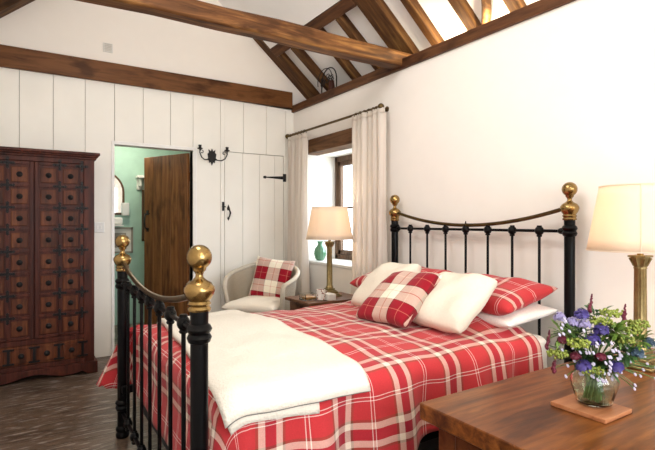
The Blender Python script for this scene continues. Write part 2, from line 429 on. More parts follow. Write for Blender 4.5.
rafter('common_rafter', -1.355, -1.285, 'narrow dark rafter passing behind the tie beam, left of the broad golden rafter', seed=6)
rafter('common_rafter', -2.07, -2.0, 'narrow rafter, first to the right of the broad golden rafter', x1=-.9, seed=7)
rafter('common_rafter', -2.43, -2.355, 'golden lit rafter that shares its foot with the curved brace', x1=-.9, seed=8)
rafter('common_rafter', -2.79, -2.71, 'golden lit rafter furthest right, beyond the curved brace', x1=-.9, seed=9)
for y in (-3.2,-3.65,-4.1): rafter('common_rafter', y-.05, y+.04, 'oak rafter over the near end of the room, out of the photo to the right', x1=-.9, seed=y)
# purlin
Lp = 1.40
mb = MB().box(-.05,-1.595,0,.05,-.168,.07); hewn(mb, 8, .003, 12)
o = obj('purlin', mb, 'beamY', bevel=.005)
o.location = (-.312, 0, u0(-.312)-.006); o.rotation_euler = (0, SA, 0)
tag(o, 'dark purlin crossing above the narrow rafters behind the tie beam', 'beam')
# curved wind brace in the roof slope
p = []
for i in range(13):
    t = i/12; y = -2.40-.46*t; xx = .22-.50*t**1.7*1.3
    p.append((xx, y, u0(xx)-.006))
mb = MB().tube(p, [.032]*13, 8)
obj('curved_brace', mb, 'rafter', label='curved oak brace springing from the foot of a golden lit rafter', cat='brace', smooth=60)

# wire ornament on the plate
orn = empty('wire_ornament', (.03,-.72,2.476), 'round openwork iron ornament standing on the wall plate near the gable', 'ornament')
mb = MB()
cx, cz, rr = .03, 2.475+.115, .115
mb.tube([(cx, -.72+.135*cos(a), cz+rr*1.15*sin(a)) for a in [k*pi/12-pi*.1 for k in range(15)]], .006, 6)
mb.tube([(cx-.05, -.72+.13*cos(a), cz+rr*sin(a)) for a in [k*pi/12-pi*.1 for k in range(15)]], .004, 6)
mb.tube([(cx, -.855, 2.476),(cx,-.855,cz+.02)], .006, 6); mb.tube([(cx, -.585, 2.476),(cx,-.585,cz+.02)], .006, 6)
mb.tube([(cx,-.86,2.481),(cx,-.58,2.481)], .006, 6)
obj('frame', mb, 'rough_iron', orn, smooth=60)
mb = MB(); random.seed(3)
for k in range(13):
    y = -.82+.2*random.random(); z = 2.51+.13*random.random(); r0 = .018+.016*random.random()
    mb.tube([(cx-.02+.01*random.random(), y+r0*cos(a*1.0)*(1-a/9), z+r0*sin(a)*(1-a/9)) for a in [q*.5 for q in range(14)]], .0035, 5)
obj('scrollwork', mb, 'rough_iron', orn, smooth=60)
obj('holder', MB().lathe([(.028,0),(.03,.05),(.024,.09),(.026,.1)], (cx,-.77,2.482), 14), 'wardrobe', orn, smooth=50)

# vent on gable, socket/switch by the wardrobe
v = empty('wall_vent', (-1.886,-.001,2.72), 'small square white vent grille high on the gable wall', 'vent')
mb = MB().box(-1.925,-.012,2.71,-1.845,-.001,2.79); obj('frame', mb, 'plastic', v, bevel=.002)
mb = MB()
for k in range(5): mb.box(-1.915,-.016,2.719+k*.014,-1.855,-.012,2.727+k*.014)
obj('grille', mb, 'vent_grey', v)
v = empty('light_switch', (-1.955,-.001,1.115), 'white light switch on the boards between wardrobe and bathroom doorway', 'switch')
obj('plate', MB().box(-1.995,-.010,1.105,-1.915,0,1.195), 'plastic', v, bevel=.003)
obj('rocker', MB().box(-1.975,-.015,1.135,-1.962,-.010,1.165).box(-1.948,-.015,1.135,-1.935,-.010,1.165), 'white', v)

# ------------------------------------------------------------ bathroom beyond the doorway
w = MB(); w.box(-2.35,1.35,0,-.2,1.45,2.4); w.box(-2.45,.10,0,-2.35,1.45,2.4); w.box(-.2,.10,0,-.1,1.45,2.4)
w.box(-2.45,.10,2.3,-.1,1.45,2.4)
obj('wall_bathroom', w, 'green', kind='structure')
w = MB(); w.box(-2.45,.10,2.29,-.1,1.45,2.30); obj('ceiling_bathroom', w, 'white', kind='structure')
# door lining
t = MB(); t.box(DX0-.028,-.006,0,DX0,.11,DZ); t.box(DX1,-.006,0,DX1+.035,.11,DZ); t.box(DX0-.028,-.006,DZ,DX1+.035,.11,DZ+.03)
obj('trim_doorway', t, 'white', kind='structure', bevel=.003)
# wooden door, hinged at the right jamb and swung open into the bathroom
ang = atan2(.595, -.285)
dr = empty('door_1', (DX1-.02, .075, 0), None, None, rot=ang); dr['kind'] = 'structure'
dr['label'] = 'brown plank door standing open into the green bathroom'
mb = MB(); xs = [0,.125,.25,.385,.51,.66]
for a, b_ in zip(xs, xs[1:]): mb.box(a+.001,-.016,.012,b_-.001,.016,1.878)
obj('leaf', mb, 'door', dr, local=True, bevel=.003)
mb = MB()
for z in (.25,1.0,1.65): mb.box(.03,-.038,z,.63,-.016,z+.12)
obj('ledge', mb, 'door', dr, local=True, bevel=.003)
mb = MB().tube([(.60,.018,1.29),(.60,.05,1.27),(.60,.058,1.21),(.60,.05,1.14),(.60,.018,1.115)], .008, 8)
mb.obox((.60,.02,1.295), (.03,.008,.05)).obox((.60,.02,1.115), (.03,.008,.04)).box(.56,.02,1.28,.64,.03,1.288)
obj('handle', mb, 'rough_iron', dr, local=True, smooth=60)
mb = MB()
for z in (.3,1.6): mb.tube([(0,-.022,z),(0,-.022,z+.09)], .01, 8)
obj('hinge', mb, 'rough_iron', dr, local=True, smooth=60)
# things on bathroom wall
YB = 1.349
mr = empty('wall_mirror', (-1.77,YB,1.25), 'arched dark-framed mirror in the bathroom, cut by the left door jamb', 'mirror')
def arch(w_, z0, z1, n=14):
    pts = [(-w_,z0),(w_,z0)]
    return [(-1.77+x, z) for x, z in pts] + [(-1.77+w_*cos(a), z1-w_+w_*sin(a)) for a in [pi*k/n for k in range(n+1)]]
obj('frame', MB().prism(arch(.25,1.28,1.79), YB-.03, YB), 'winwood', mr, bevel=.004)
obj('glass', MB().prism(arch(.225,1.305,1.765), YB-.034, YB-.03), 'mirror', mr)
obj('soap_dispenser', MB().box(-1.555,YB-.08,1.27,-1.475,YB,1.42), 'plastic', label='small white box dispenser on the green bathroom wall beside the mirror', cat='dispenser', bevel=.01)
obj('folded_towel', MB().box(-1.70,YB-.16,1.165,-1.56,YB-.03,1.25), 'white_linen', label='white folded towel on the shelf under the bathroom mirror', cat='towel', bevel=.02)
obj('bathroom_shelf', MB().box(-2.0,YB-.18,1.15,-1.555,YB,1.162), 'white', label='thin white shelf below the arched bathroom mirror', cat='shelf')
fp = empty('framed_picture', (-1.56,YB,.86), 'dark-framed picture on the bathroom wall behind the far foot-post knob', 'picture')
mb = MB(); mb.box(-1.70,YB-.02,.835,-1.425,YB,.855).box(-1.70,YB-.02,1.115,-1.425,YB,1.135).box(-1.70,YB-.02,.835,-1.68,YB,1.135).box(-1.445,YB-.02,.835,-1.425,YB,1.135)
obj('frame', mb, 'groove', fp)
obj('mount', MB().box(-1.68,YB-.008,.855,-1.445,YB,1.115), 'paper', fp)
obj('print', MB().box(-1.63,YB-.010,.90,-1.50,YB-.008,1.07), 'groove', fp)
cb = empty('moulded_shelf', (-1.27,YB,1.60), 'white moulded shelf on the bathroom wall left of the wooden door', 'shelf')
obj('board', MB().box(-1.40,YB-.16,1.71,-1.05,YB,1.74), 'white', cb, bevel=.004)
obj('back_board', MB().box(-1.385,YB-.03,1.58,-1.05,YB,1.71), 'white', cb, bevel=.004)
obj('bracket', MB().box(-1.37,YB-.12,1.62,-1.35,YB,1.71), 'white', cb)
wm = empty('tall_mirror', (-1.25,YB,1.05), 'dark-framed tall glass on the green wall, its edge beside the wooden door', 'mirror')
mb = MB(); mb.box(-1.325,YB-.03,.97,-1.305,YB,1.58).box(-1.325,YB-.03,.97,-.95,YB,.99).box(-.97,YB-.03,.97,-.95,YB,1.58)
obj('frame', mb, 'winwood', wm); obj('glass', MB().box(-1.305,YB-.015,.99,-.97,YB,1.58), 'mirror', wm)

# ------------------------------------------------------------ closet plank door (flush, right of the doorway)
cd = empty('door_2', (-.46,.02,0), None, None); cd['kind'] = 'structure'; cd['label'] = 'white plank cupboard door with black strap hinge and latch'
mb = MB(); xs = [CX0+.004, -.60, -.41, -.235, CX1-.004]
for a, b_ in zip(xs, xs[1:]): mb.box(a+.0012,.002,.012,b_-.0012,.024,CZ-.005)
mb.box(CX0+.02,.024,.03,CX1-.02,.04,CZ-.03)
obj('leaf', mb, 'boards', cd, bevel=.002, bseg=1)
for z, first in ((1.675,1),(.35,0)):
    mb = MB(); pts = [(-.135,z-.016),(-.135,z+.02),(-.33,z+.006),(-.345,z+.016),(-.365,z+.010),(-.372,z),(-.365,z-.010),(-.345,z-.016),(-.33,z-.006)]
    mb.prism(pts, -.004, .002); mb.box(-.135,-.006,z-.04,-.098,.001,z+.045); mb.tube([(-.125,-.008,z-.035),(-.125,-.008,z+.04)], .006, 8)
    obj('strap_hinge', mb, 'rough_iron', cd, bevel=.001)
mb = MB(); x = -.757
mb.tube([(x,0,1.335),(x,-.028,1.325),(x+.006,-.042,1.29),(x,-.03,1.25),(x,0,1.238)], [.006,.007,.009,.007,.006], 8)
mb.prism([(x-.016,1.335),(x,1.375),(x+.016,1.335),(x+.008,1.315),(x-.008,1.315)], -.005, .002)
mb.prism([(x-.012,1.235),(x,1.21),(x+.012,1.235),(x+.006,1.25),(x-.006,1.25)], -.005, .002)
obj('latch_handle', mb, 'rough_iron', cd, smooth=50)
obj('latch_keeper', MB().box(-.825,-.012,1.31,-.803,0,1.40).box(-.83,-.018,1.345,-.79,-.010,1.358), 'rough_iron', cd, bevel=.002)

# ------------------------------------------------------------ candle sconce
sc = empty('wall_sconce', (-.932,-.004,1.845), 'black wrought iron two-arm candle sconce on the white boards', 'sconce')
x, z = -.932, 1.845
pl = [(0,.085),(.012,.055),(.035,.075),(.03,.045),(.045,.03),(.038,-.01),(.05,-.03),(.03,-.035),(.03,-.06),(.012,-.05),(0,-.085)]
pts = [(x+a, z+b_) for a, b_ in pl] + [(x-a, z+b_) for a, b_ in pl[-2:0:-1]]
obj('back_plate', MB().prism(pts, -.014, -.002), 'rough_iron', sc, bevel=.002)
for s_ in (-1, 1):
    mb = MB()
    mb.tube([(x+s_*a, -.012-b2, z+c_) for a, b2, c_ in ((.02,.0,-.01),(.05,.015,-.03),(.085,.03,-.035),(.12,.045,-.015),(.14,.05,.03),(.138,.05,.06))], .0055, 8)
    mb.tube([(x+s_*(.115+.022*cos(t_)*(1-t_/9)), -.045, z+.04+.022*sin(t_)*(1-t_/9)) for t_ in [q*.5 for q in range(12)]], .004, 6)
    o = obj('arm', mb, 'rough_iron', sc, smooth=60)
    obj('candle_cup', MB().lathe([(.008,0),(.026,.008),(.027,.014),(.014,.014),(.014,.03),(.016,.045),(.01,.045)], (x+s_*.138,-.062,z+.058), 16), 'rough_iron', o, smooth=40)

# ------------------------------------------------------------ wardrobe
WX0, WX1, WYF, WYB = -2.865, -2.045, -.48, -.025
wd = empty('wardrobe', (-2.455,-.25,0), 'tall reddish wooden wardrobe with iron-studded panelled doors against the back wall', 'wardrobe')
mb = MB()
mb.box(WX0,WYF+.02,.09,WX1,WYB,1.70)                                 # carcass
obj('carcass', mb, 'wardrobe', wd, bevel=.004)
mb = MB()
mb.box(WX0,WYF,.09,WX0+.075,WYF+.02,1.70).box(WX1-.075,WYF,.09,WX1,WYF+.02,1.70)
mb.box(WX0+.075,WYF,1.655,WX1-.075,WYF+.02,1.70).box(WX0+.075,WYF,.275,WX1-.075,WYF+.02,.315).box(WX0+.075,WYF,.09,WX1-.075,WYF+.02,.125)
obj('face_frame', mb, 'wardrobe', wd, bevel=.003)
mb = MB()
prof = [(.0,1.695),(.018,1.695),(.022,1.712),(.034,1.722),(.040,1.738),(.040,1.748),(0,1.748)]
def ringbox(mb, e0, z0, e1, z1): 
    pass
for (e, z0, z1) in ((.014,1.690,1.708),(.026,1.708,1.722),(.038,1.722,1.746)):
    mb.box(WX0-e,WYF-e,z0,WX1+e,WYB,z1)
obj('cornice', mb, 'wardrobe', wd, bevel=.005)
mb = MB(); e = .022                                                     # plinth with a shaped lower edge
n = 24; xs = [WX0-e+(WX1-WX0+2*e)*i/n for i in range(n+1)]
low = lambda s_: 0 if s_ < .10 or s_ > .90 else .028+.018*cos((s_-.5)*2*pi*2)*(1 if .1 < s_ < .9 else 0)
pts = [(x_, low(i/n)) for i, x_ in enumerate(xs)] + [(WX1+e,.09),(WX0-e,.09)]
mb.prism(pts, WYF-e, WYF-e+.03)
mb.box(WX0-e,WYF-e+.03,0,WX0+.02,WYB,.09).box(WX1-.02,WYF-e+.03,0,WX1+e,WYB,.09)
obj('plinth', mb, 'wardrobe', wd, bevel=.004)
def stud_mesh():
    return MB().lathe([(.021,0),(.021,.003),(.012,.005),(.008,.009),(.012,.014),(.013,.018),(.008,.023),(.001,.024)], (0,0,0), 16)
def strap_mesh(hx, vz):
    mb = MB(); mb.box(-hx,-.004,-.009,hx,0,.009); mb.box(-.009,-.0045,-vz,.009,0,vz)
    for s_ in (-1,1):
        mb.prism([(s_*hx,-.013),(s_*(hx+.012),0),(s_*hx,.013),(s_*(hx-.010),0)], -.0045, 0)
        mb.prism([(-.013,s_*vz),(0,s_*(vz+.012)),(.013,s_*vz),(0,s_*(vz-.010))], -.0045, 0)
    for a, b_ in ((0,0),(hx*.7,0),(-hx*.7,0),(0,vz*.7),(0,-vz*.7)): mb.ball((a,-.005,b_), .006, (1,.8,1), 8, 6)
    return mb
stud_src = strap_src = tee_src = None
ROWS = [1.552-.164*k for k in range(8)]
for side in (-1, 1):
    cx = -2.455
    xa, xb = (cx+.003, WX1-.078) if side > 0 else (WX0+.078, cx-.003)
    z0, z1 = .318, 1.652
    mb = MB(); t_ = .02
    mb.box(xa,WYF+.004,z0,xb,WYF+.018,z1)
    wdh = xb-xa; sw = .026; cm = (xa+xb)/2
    mb.box(xa,WYF-.008,z0,xa+sw,WYF+.004,z1).box(xb-sw,WYF-.008,z0,xb,WYF+.004,z1).box(cm-.010,WYF-.008,z0,cm+.010,WYF+.004,z1)
    zs = [z0+.0]+[(a+b_)/2 for a, b_ in zip(ROWS[::-1], ROWS[::-1][1:])]+[z1]
    for zz in zs[1:-1]: mb.box(xa+sw,WYF-.008,zz-.011,xb-sw,WYF+.004,zz+.011)
    mb.box(xa+sw,WYF-.008,z0,xb-sw,WYF+.004,z0+.02).box(xa+sw,WYF-.008,z1-.024,xb-sw,WYF+.004,z1)
    d = obj('door', mb, 'wardrobe', wd, bevel=.003)
    mb = MB(); cols = ((xa+sw+cm-.01)/2, (xb-sw+cm+.01)/2); hw = (cm-.01-xa-sw)/2-.012
    for zc in ROWS:
        for xc in cols: mb.box(xc-hw,WYF-.004,zc-.056,xc+hw,WYF+.004,zc+.056)
    obj('panel', mb, 'wardrobe_panel', d, bevel=.006)
    if stud_src is None:
        stud_src = obj('stud', stud_mesh(), 'stud_iron', d, local=True, smooth=50)
        stud_src.rotation_euler = (R(90),0,0)
        strap_src = obj('iron_strap', strap_mesh(.038,.034), 'stud_iron', d, local=True, smooth=40)
        first = True
    base = Vector((-2.455,-.25,0))
    for zc in ROWS:
        for xc in cols:
            pos = Vector((xc,WYF-.004,zc))-base
            if first: stud_src.location = pos; first = False; fs = True
            else: part_copy(stud_src, d, pos)
    k = 0
    for i, zc in enumerate(ROWS):
        for xc in ((cm,xb-.012) if side > 0 else (cm, xa+.012)):
            pos = Vector((xc,WYF-.0085,zc+.082))-base
            if side < 0 and i == 0 and xc == cm: strap_src.location = pos
            else: part_copy(strap_src, d, pos)
# lower drawer front
mb = MB(); mb.box(WX0+.078,WYF+.0,.128,WX1-.078,WYF+.018,.272)
for k in range(4):
    xc = WX0+.078+(WX1-WX0-.156)*(k+.5)/4
    mb.box(xc-.06,WYF-.008,.148,xc+.06,WYF,.252)
d = obj('drawer', mb, 'wardrobe_panel', wd, bevel=.005)
for k in range(4):
    xc = WX0+.078+(WX1-WX0-.156)*(k+.5)/4
    part_copy(stud_src, d, Vector((xc,WYF-.009,.20))-base)
for k in range(5):
    xc = WX0+.085+(WX1-WX0-.17)*k/4
    mb = MB(); mb.box(-.035,-.004,.045,.035,0,.06).box(-.035,-.004,-.06,.035,0,-.045).box(-.009,-.0045,-.06,.009,0,.06)
    for s_ in (-1,1):
        for q in (-1,1): mb.ball((s_*.03,-.005,q*.052), .007, (1,.8,1), 8, 6)
    o = obj('iron_strap', mb, 'stud_iron', d, local=True, smooth=40); o.location = Vector((xc,WYF-.009,.20))-base

# ------------------------------------------------------------ window in the right wall
wn = empty('window_1', (.41,-.91,.795), None, None); wn['kind'] = 'structure'; wn['label'] = 'dark wooden casement window in the deep white reveal'
mb = MB(); y0, y1, z0, z1 = WY0, WY1, WZ0, WZ1
mb.box(.38,y1-.05,z0,.44,y1,z1).box(.38,y0,z0,.44,y0+.05,z1).box(.38,y0,z1-.055,.44,y1,z1).box(.38,y0,z0,.44,y1,z0+.05).box(.38,-.94,z0,.44,-.88,z1)
obj('frame', mb, 'winwood', wn, bevel=.004)
for a, b_ in ((y0+.05,-.94),(-.88,y1-.05)):
    mb = MB(); mb.box(.39,a,z0+.05,.43,a+.045,z1-.055).box(.39,b_-.045,z0+.05,.43,b_,z1-.055).box(.39,a,z0+.05,.43,b_,z0+.10).box(.39,a,z1-.105,.43,b_,z1-.055)
    mb.box(.40,a,1.34,.42,b_,1.362)
    o = obj('casement', mb, 'winwood', wn, bevel=.003)
    obj('pane', MB().box(.408,a+.045,z0+.10,.411,b_-.045,z1-.105), 'pane', o)
obj('handle', MB().tube([(.385,-.90,1.25),(.36,-.90,1.25),(.355,-.90,1.17)], .007, 8), 'rough_iron', wn, smooth=60)
obj('lintel', MB().box(-.012,-1.62,1.912,.158,-.22,2.055), 'lintel', label='dark wooden lintel over the curtained window', cat='beam', bevel=.006)

# hedge and lawn outside
m_ = MB().box(.5,-7,-.4,14,4,-.3); M['grass'] = plain('lawn', (.12,.22,.06), .9, bscale=30); obj('lawn', m_, 'grass', kind='structure')
random.seed(11); mb = MB()
for k in range(26):
    mb.ball((6+random.random()*1.2, -6+k*.42, -.2+random.random()*.4), .8, (1,1,1.3), 10, 7)
for v in mb.bm.verts: v.co += noise.noise_vector(v.co*2.5)*.25
M['hedge'] = plain('hedge leaves', (.10,.20,.06), .8, bscale=12, bstr=1, vary=.6)
obj('garden_hedge', mb, 'hedge', label='green hedge in the garden seen through the window behind the curtain', cat='hedge', smooth=180)

# curtains
def curtain(y0, y1, label, ztop, seed, flare):
    root = empty('curtain', (-.10,(y0+y1)/2,.02), label, 'curtain', 'curtains at the window')
    n = 90; W_ = abs(y1-y0); folds = max(3, round(W_/.075))
    def fn(u, v):
        z = .02+(ztop-.02)*v; k = 1+flare*(1-v)
        yc = (y0+y1)/2; y = yc+(u-.5)*W_*k*(1-.08*sin(pi*v)*.5)
        ph = u*folds*2*pi+.5*sin(v*2.5+seed)+seed
        amp = .020+.016*(1-v)+.006*sin(3*u*pi+seed)
        return (-.10+amp*sin(ph)+.006*sin(u*17+v*6+seed), y+.010*cos(ph), z)
    mb = MB().grid(fn, n, 26, lambda u, v: (u*W_*2.2, v*2.0))
    obj('fabric', mb, 'curtain', root, smooth=180, solid=.003)
    def fn2(u, v):
        a = fn(u, 1); return (a[0]*.7-.035, a[1], ztop-.005+.045*v)
    mb = MB().grid(fn2, n, 2, lambda u, v: (u*W_*2.2, v*.05))
    obj('heading', mb, 'curtain', root, smooth=180, solid=.003)
curtain(-1.73, -1.31, 'cream curtain hanging at the right side of the window, next to the headboard', 2.075, 1.3, .16)
curtain(-.50, -.13, 'cream curtain hanging at the left side of the window, behind the wicker chair', 2.065, .4, .10)
cr = empty('curtain_rod', (-.10,-.9,2.12), 'brass curtain rod with ball ends above the window', 'curtain rod')
obj('rod', MB().tube([(-.10,-1.67,2.125),(-.10,-.12,2.125)], .011, 12), 'brass_dark', cr, smooth=60)
for y, s_ in ((-1.67,-1),(-.12,1)):
    mb = MB().ball((-.10,y+s_*.024,2.125), .027, (1,1,1), 16, 10); mb.tube([(-.10,y-s_*.002,2.125),(-.10,y+s_*.006,2.125)], .018, 14)
    obj('finial', mb, 'brass_dark', cr, smooth=60)
for y in (-1.655,-.09):
    obj('bracket', MB().tube([(-.001,y,2.125),(-.10,y,2.125)], .008, 8).tube([(-.001,y,2.125),(-.008,y,2.125)], .022, 12), 'brass_dark', cr, smooth=60)
rs = None
ys = [-1.64,-1.60,-1.54,-1.48,-1.42,-1.36,-.47,-.41,-.35,-.29,-.23,-.17]
for y in ys:
    if rs is None:
        mb = MB().tube([(.021*cos(2*pi*k/16), 0, .021*sin(2*pi*k/16)-.008) for k in range(16)], .0028, 6, closed=True)
        rs = obj('ring', mb, 'brass_dark', cr, local=True, smooth=60); rs.location = (0, y+.9, .005)
    else: part_copy(rs, cr, (0, y+.9, .005))
# green vase on sill
fl = lambda a, z: 1+.035*cos(a*12)
obj('green_vase', MB().lathe([(.035,0),(.05,.02),(.063,.07),(.055,.12),(.03,.155),(.022,.17),(.028,.19),(.034,.20),(.028,.198),(.018,.17)], (0,0,0), 48, flute=fl), 'ceramic_green',
    label='small green ribbed vase standing on the window sill', cat='vase', smooth=60, origin=(0,0,0)).location = (.10,-.44,WZ0+.001)

# ------------------------------------------------------------ bed frame
HX, FX, YN, YFAR = -.085, -2.075, -3.26, -1.847
bed = empty('bed', (-1.08,-2.55,0), 'black iron double bed with brass ball finials and curved brass rails', 'bed')
def post(x, y, zt, zc_low, zc_up):
    """zt = height where the brass finial starts"""
    pr = [(.022,0),(.034,.004),(.036,.02),(.030,.032),(.036,.045),(.034,.058),(.027,.066)]
    for zc in (zc_low, zc_up):
        pr += [(.027,zc-.03),(.033,zc-.026),(.038,zc-.012),(.033,zc-.002),(.030,zc),(.033,zc+.002),(.039,zc+.014),(.033,zc+.026),(.027,zc+.03)]
    pr += [(.028,zt)]
    p_ = obj('post', MB().lathe(pr, (x,y,0), 24), 'iron', bed, smooth=35)
    f_ = [(.034,0),(.036,.006),(.031,.014),(.036,.022),(.031,.030),(.036,.036),(.043,.048),(.0475,.062),(.046,.072),(.036,.086),(.022,.094),(.013,.102),(.011,.110),(.014,.118),(.020,.124)]
    f_ += [(.0385*sin(a), .164-.0385*cos(a)) for a in [pi*(k+3)/16 for k in range(14)]]
    obj('finial', MB().lathe([(r,z) for r,z in f_], (x,y,zt), 32), 'brass', p_, smooth=50)
post(FX-.004, YN, .925, .18, .855); post(FX+.012, YFAR, .925, .18, .855)
post(HX, YN, 1.207, .18, 1.150); post(HX, YFAR, 1.207, .18, 1.150)
def rail_end(x0_, x1_, zt, zb, ztop_rail, zlow, sag):
    xf = lambda y: x0_+(x1_-x0_)*(y-YN)/(YFAR-YN)
    obj('brass_rail', MB().tube([(xf(YN+(YFAR-YN)*t_), YN+.035+(YFAR-YN-.07)*t_, ztop_rail-sag*(1-(2*t_-1)**2)) for t_ in [k/28 for k in range(29)]], .0115, 12), 'brass_dark', bed, smooth=60)
    obj('cross_rail', MB().tube([(x0_,YN+.02,zb),(x1_,YFAR-.02,zb)], .009, 10), 'iron', bed, smooth=60)
    obj('cross_rail', MB().tube([(x0_,YN+.02,zlow),(x1_,YFAR-.02,zlow)], .010, 10), 'iron', bed, smooth=60)
    for k in range(7):
        y = YN+(YFAR-YN)*(k+1)/8; x = xf(y)
        s_ = obj('spindle', MB().tube([(x,y,zlow-.005),(x,y,zb+.005)], .0078, 10), 'iron', bed, smooth=60)
        for zz in (zlow, zb):
            mb = MB().ball((x,y,zz), .0265, (.85,1,1), 14, 9)
            mb.lathe([(.013,-.034),(.016,-.028),(.012,-.022)], (x,y,zz), 12); mb.lathe([(.012,.02),(.015,.024),(.012,.03)], (x,y,zz), 12)
            obj('knob', mb, 'iron', s_, smooth=50)
    for y in (YN+.045, YFAR-.045):
        x = xf(y)
        for zz in (zb,): obj('collar', MB().ball((x,y,zz), .017, (1,1.3,1), 12, 8), 'iron', bed, smooth=60)
rail_end(FX-.004, FX+.012, .925, .855, .972, .135, .085)
rail_end(HX, HX, 1.207, 1.148, 1.268, .30, .092)
obj('rosette', MB().ball((HX,(YN+YFAR)/2,1.18), .012, (.6,1.6,.8), 12, 8).ball((HX,(YN+YFAR)/2,1.19), .008, (.6,.6,1.8), 12, 8), 'iron', bed, smooth=60)
for y in (YN+.055, YFAR-.055):
    obj('side_rail', MB().box(FX,y-.012,.26,HX,y+.012,.30), 'iron', bed, bevel=.002)
obj('divan_base', MB().box(-1.98,-3.15,.14,-.13,-1.95,.34), 'bedbase', bed, bevel=.02)
mb = MB().box(-1.99,-3.19,.342,-.14,-1.91,.585)
obj('mattress', mb, 'mattress', label='thick pale mattress beneath the tartan duvet', cat='mattress', bevel=.05, bseg=4)

# ------------------------------------------------------------ duvet
RX0, RX1, RY0, RY1 = -1.925, -.33, -3.175, -1.925
RA = .085
def H(x, y):
    s_ = (x-RX0)/(RX1-RX0); t_ = (y-RY0)/(RY1-RY0)
    q = max(0, 1-abs(2*t_-1)**2.4)*max(0, 1-max(0, 1-2*s_)**4)
    h = .622+.030*q+.012*max(0, s_-.55)
    k_ = min(1, max(0, (x+.80)/.30)); h += .07*k_*k_*(3-2*k_)*max(0, 1-abs(2*t_-1)**5)
    h += .013*noise.noise(Vector((x*3.2,y*3.2,1)))+.008*noise.noise(Vector((x*9,y*7,5)))
    return h
def drape(bx, by, nx, ny, e, extra=0, w=0.0):
    """cloth running e metres beyond the rim point (bx,by) towards (nx,ny)"""
    h = H(bx, by); q = RA*pi/2
    if e < q: a = e/RA; out = RA*sin(a); dz = RA*(1-cos(a))
    else: out = RA+.10*(e-q)+extra; dz = RA+(e-q)*.985
    if e > q*.5: out += w*min(1, (e-q*.5)/.2)
    return Vector((bx+nx*out, by+ny*out, h-dz))
NX, NY = 96, 72
mb = MB()
uvf = lambda p_: (p_[0], p_[1])
mb.grid(lambda u, v: Vector((RX0+(RX1-RX0)*u, RY0+(RY1-RY0)*v, H(RX0+(RX1-RX0)*u, RY0+(RY1-RY0)*v))), NX, NY,
        lambda u, v: (RX0+(RX1-RX0)*u, RY0+(RY1-RY0)*v))
# perimeter: near side (from head to foot), near corner, foot, far corner, far side
per = []
for i in range(NX, 0, -1): per.append((RX0+(RX1-RX0)*i/NX, RY0, 0, -1, 'n', i/NX))
for k in range(17): a = pi/2*k/16; per.append((RX0, RY0, -sin(a), -cos(a), 'c', k/16))
for j in range(1, NY): per.append((RX0, RY0+(RY1-RY0)*j/NY, -1, 0, 'f', j/NY))
for k in range(17): a = pi/2*k/16; per.append((RX0, RY1, -cos(a), sin(a), 'd', k/16))
for i in range(1, NX+1): per.append((RX0+(RX1-RX0)*i/NX, RY1, 0, 1, 's', i/NX))
NE = 16
def lerp(a, b_, t_): return a+(b_-a)*t_
def poly(pts, t_):
    t_ = max(0, min(.9999, t_))*(len(pts)-1); i = int(t_); return lerp(Vector(pts[i]), Vector(pts[i+1]), t_-i)
tip = [(-2.018,-1.905),(-2.016,-1.86),(-2.005,-1.805),(-2.035,-1.79),(-2.10,-1.775),(-2.17,-1.76),(-2.185,-1.735),(-2.10,-1.70),(-1.97,-1.70),(-1.84,-1.73)]
def skirt(p_, e01):
    bx, by, nx, ny, kind, s_ = p_
    wl = 0
    ph = bx*13+by*11
    if kind == 'n': Lh = .41-.09*min(1, max(0,(s_-.40)/.2))+.008*sin(bx*5)-.05*max(0,(s_-.80)/.2); wl = .026*sin(bx*14+1.2*sin(bx*4))+.012*sin(bx*31+2)
    elif kind == 'c': Lh = lerp(.41, .45, s_)+.06*sin(pi*s_)**2; wl = -.02*sin(pi*s_)+.026*sin(bx*14+1.2*sin(bx*4))*(1-s_)
    elif kind == 'f': Lh = .45-.03*s_; wl = .003*sin(by*18)-.028
    elif kind == 'd': Lh = lerp(.42, .36, s_)+.04*sin(pi*s_)**2; wl = -.028*(1-s_)
    else: Lh = .33; wl = .015*sin(bx*14)
    if kind in 'cd' : wl += 0
    e = Lh*e01
    if kind == 'f': ex = -.022
    else: ex = 0
    q = drape(bx, by, nx, ny, e, 0, wl)
    # the far foot corner hangs outside the post in a pointed fold
    tp = None
    if kind == 'f' and s_ > .9: tp = None
    if kind == 'd': tp = .0+.5*s_
    if kind == 's' and s_ < .16: tp = .5+.5*(s_/.16)
    if tp is not None:
        g_ = .5*min(1, e01/.12)+.5*e01
        T_ = poly(tip, tp); drop = .30*max(0, 1-abs(tp-.58)/.42)
        q.x = lerp(q.x, T_.x, g_); q.y = lerp(q.y, T_.y, g_)
        q.z -= (drop*.24)*g_
    uvx, uvy = bx+nx*e, by+ny*e
    return q, (uvx, uvy)
V = [[skirt(p_, k/NE) for k in range(NE+1)] for p_ in per]
B = [[mb.bm.verts.new(q) for q, _ in row] for row in V]
for i in range(len(per)-1):
    for k in range(NE):
        f = mb.bm.faces.new((B[i][k], B[i+1][k], B[i+1][k+1], B[i][k+1]))
        for l, (a, b_) in zip(f.loops, ((i,k),(i+1,k),(i+1,k+1),(i,k+1))): l[mb.uv].uv = V[a][b_][1]
o = obj('duvet', mb, 'duvet', label='red and cream tartan duvet spread over the bed', cat='duvet', smooth=180, weld=.0004)
md = o.modifiers.new('s', 'SOLIDIFY'); md.thickness = .012; md.offset = -1

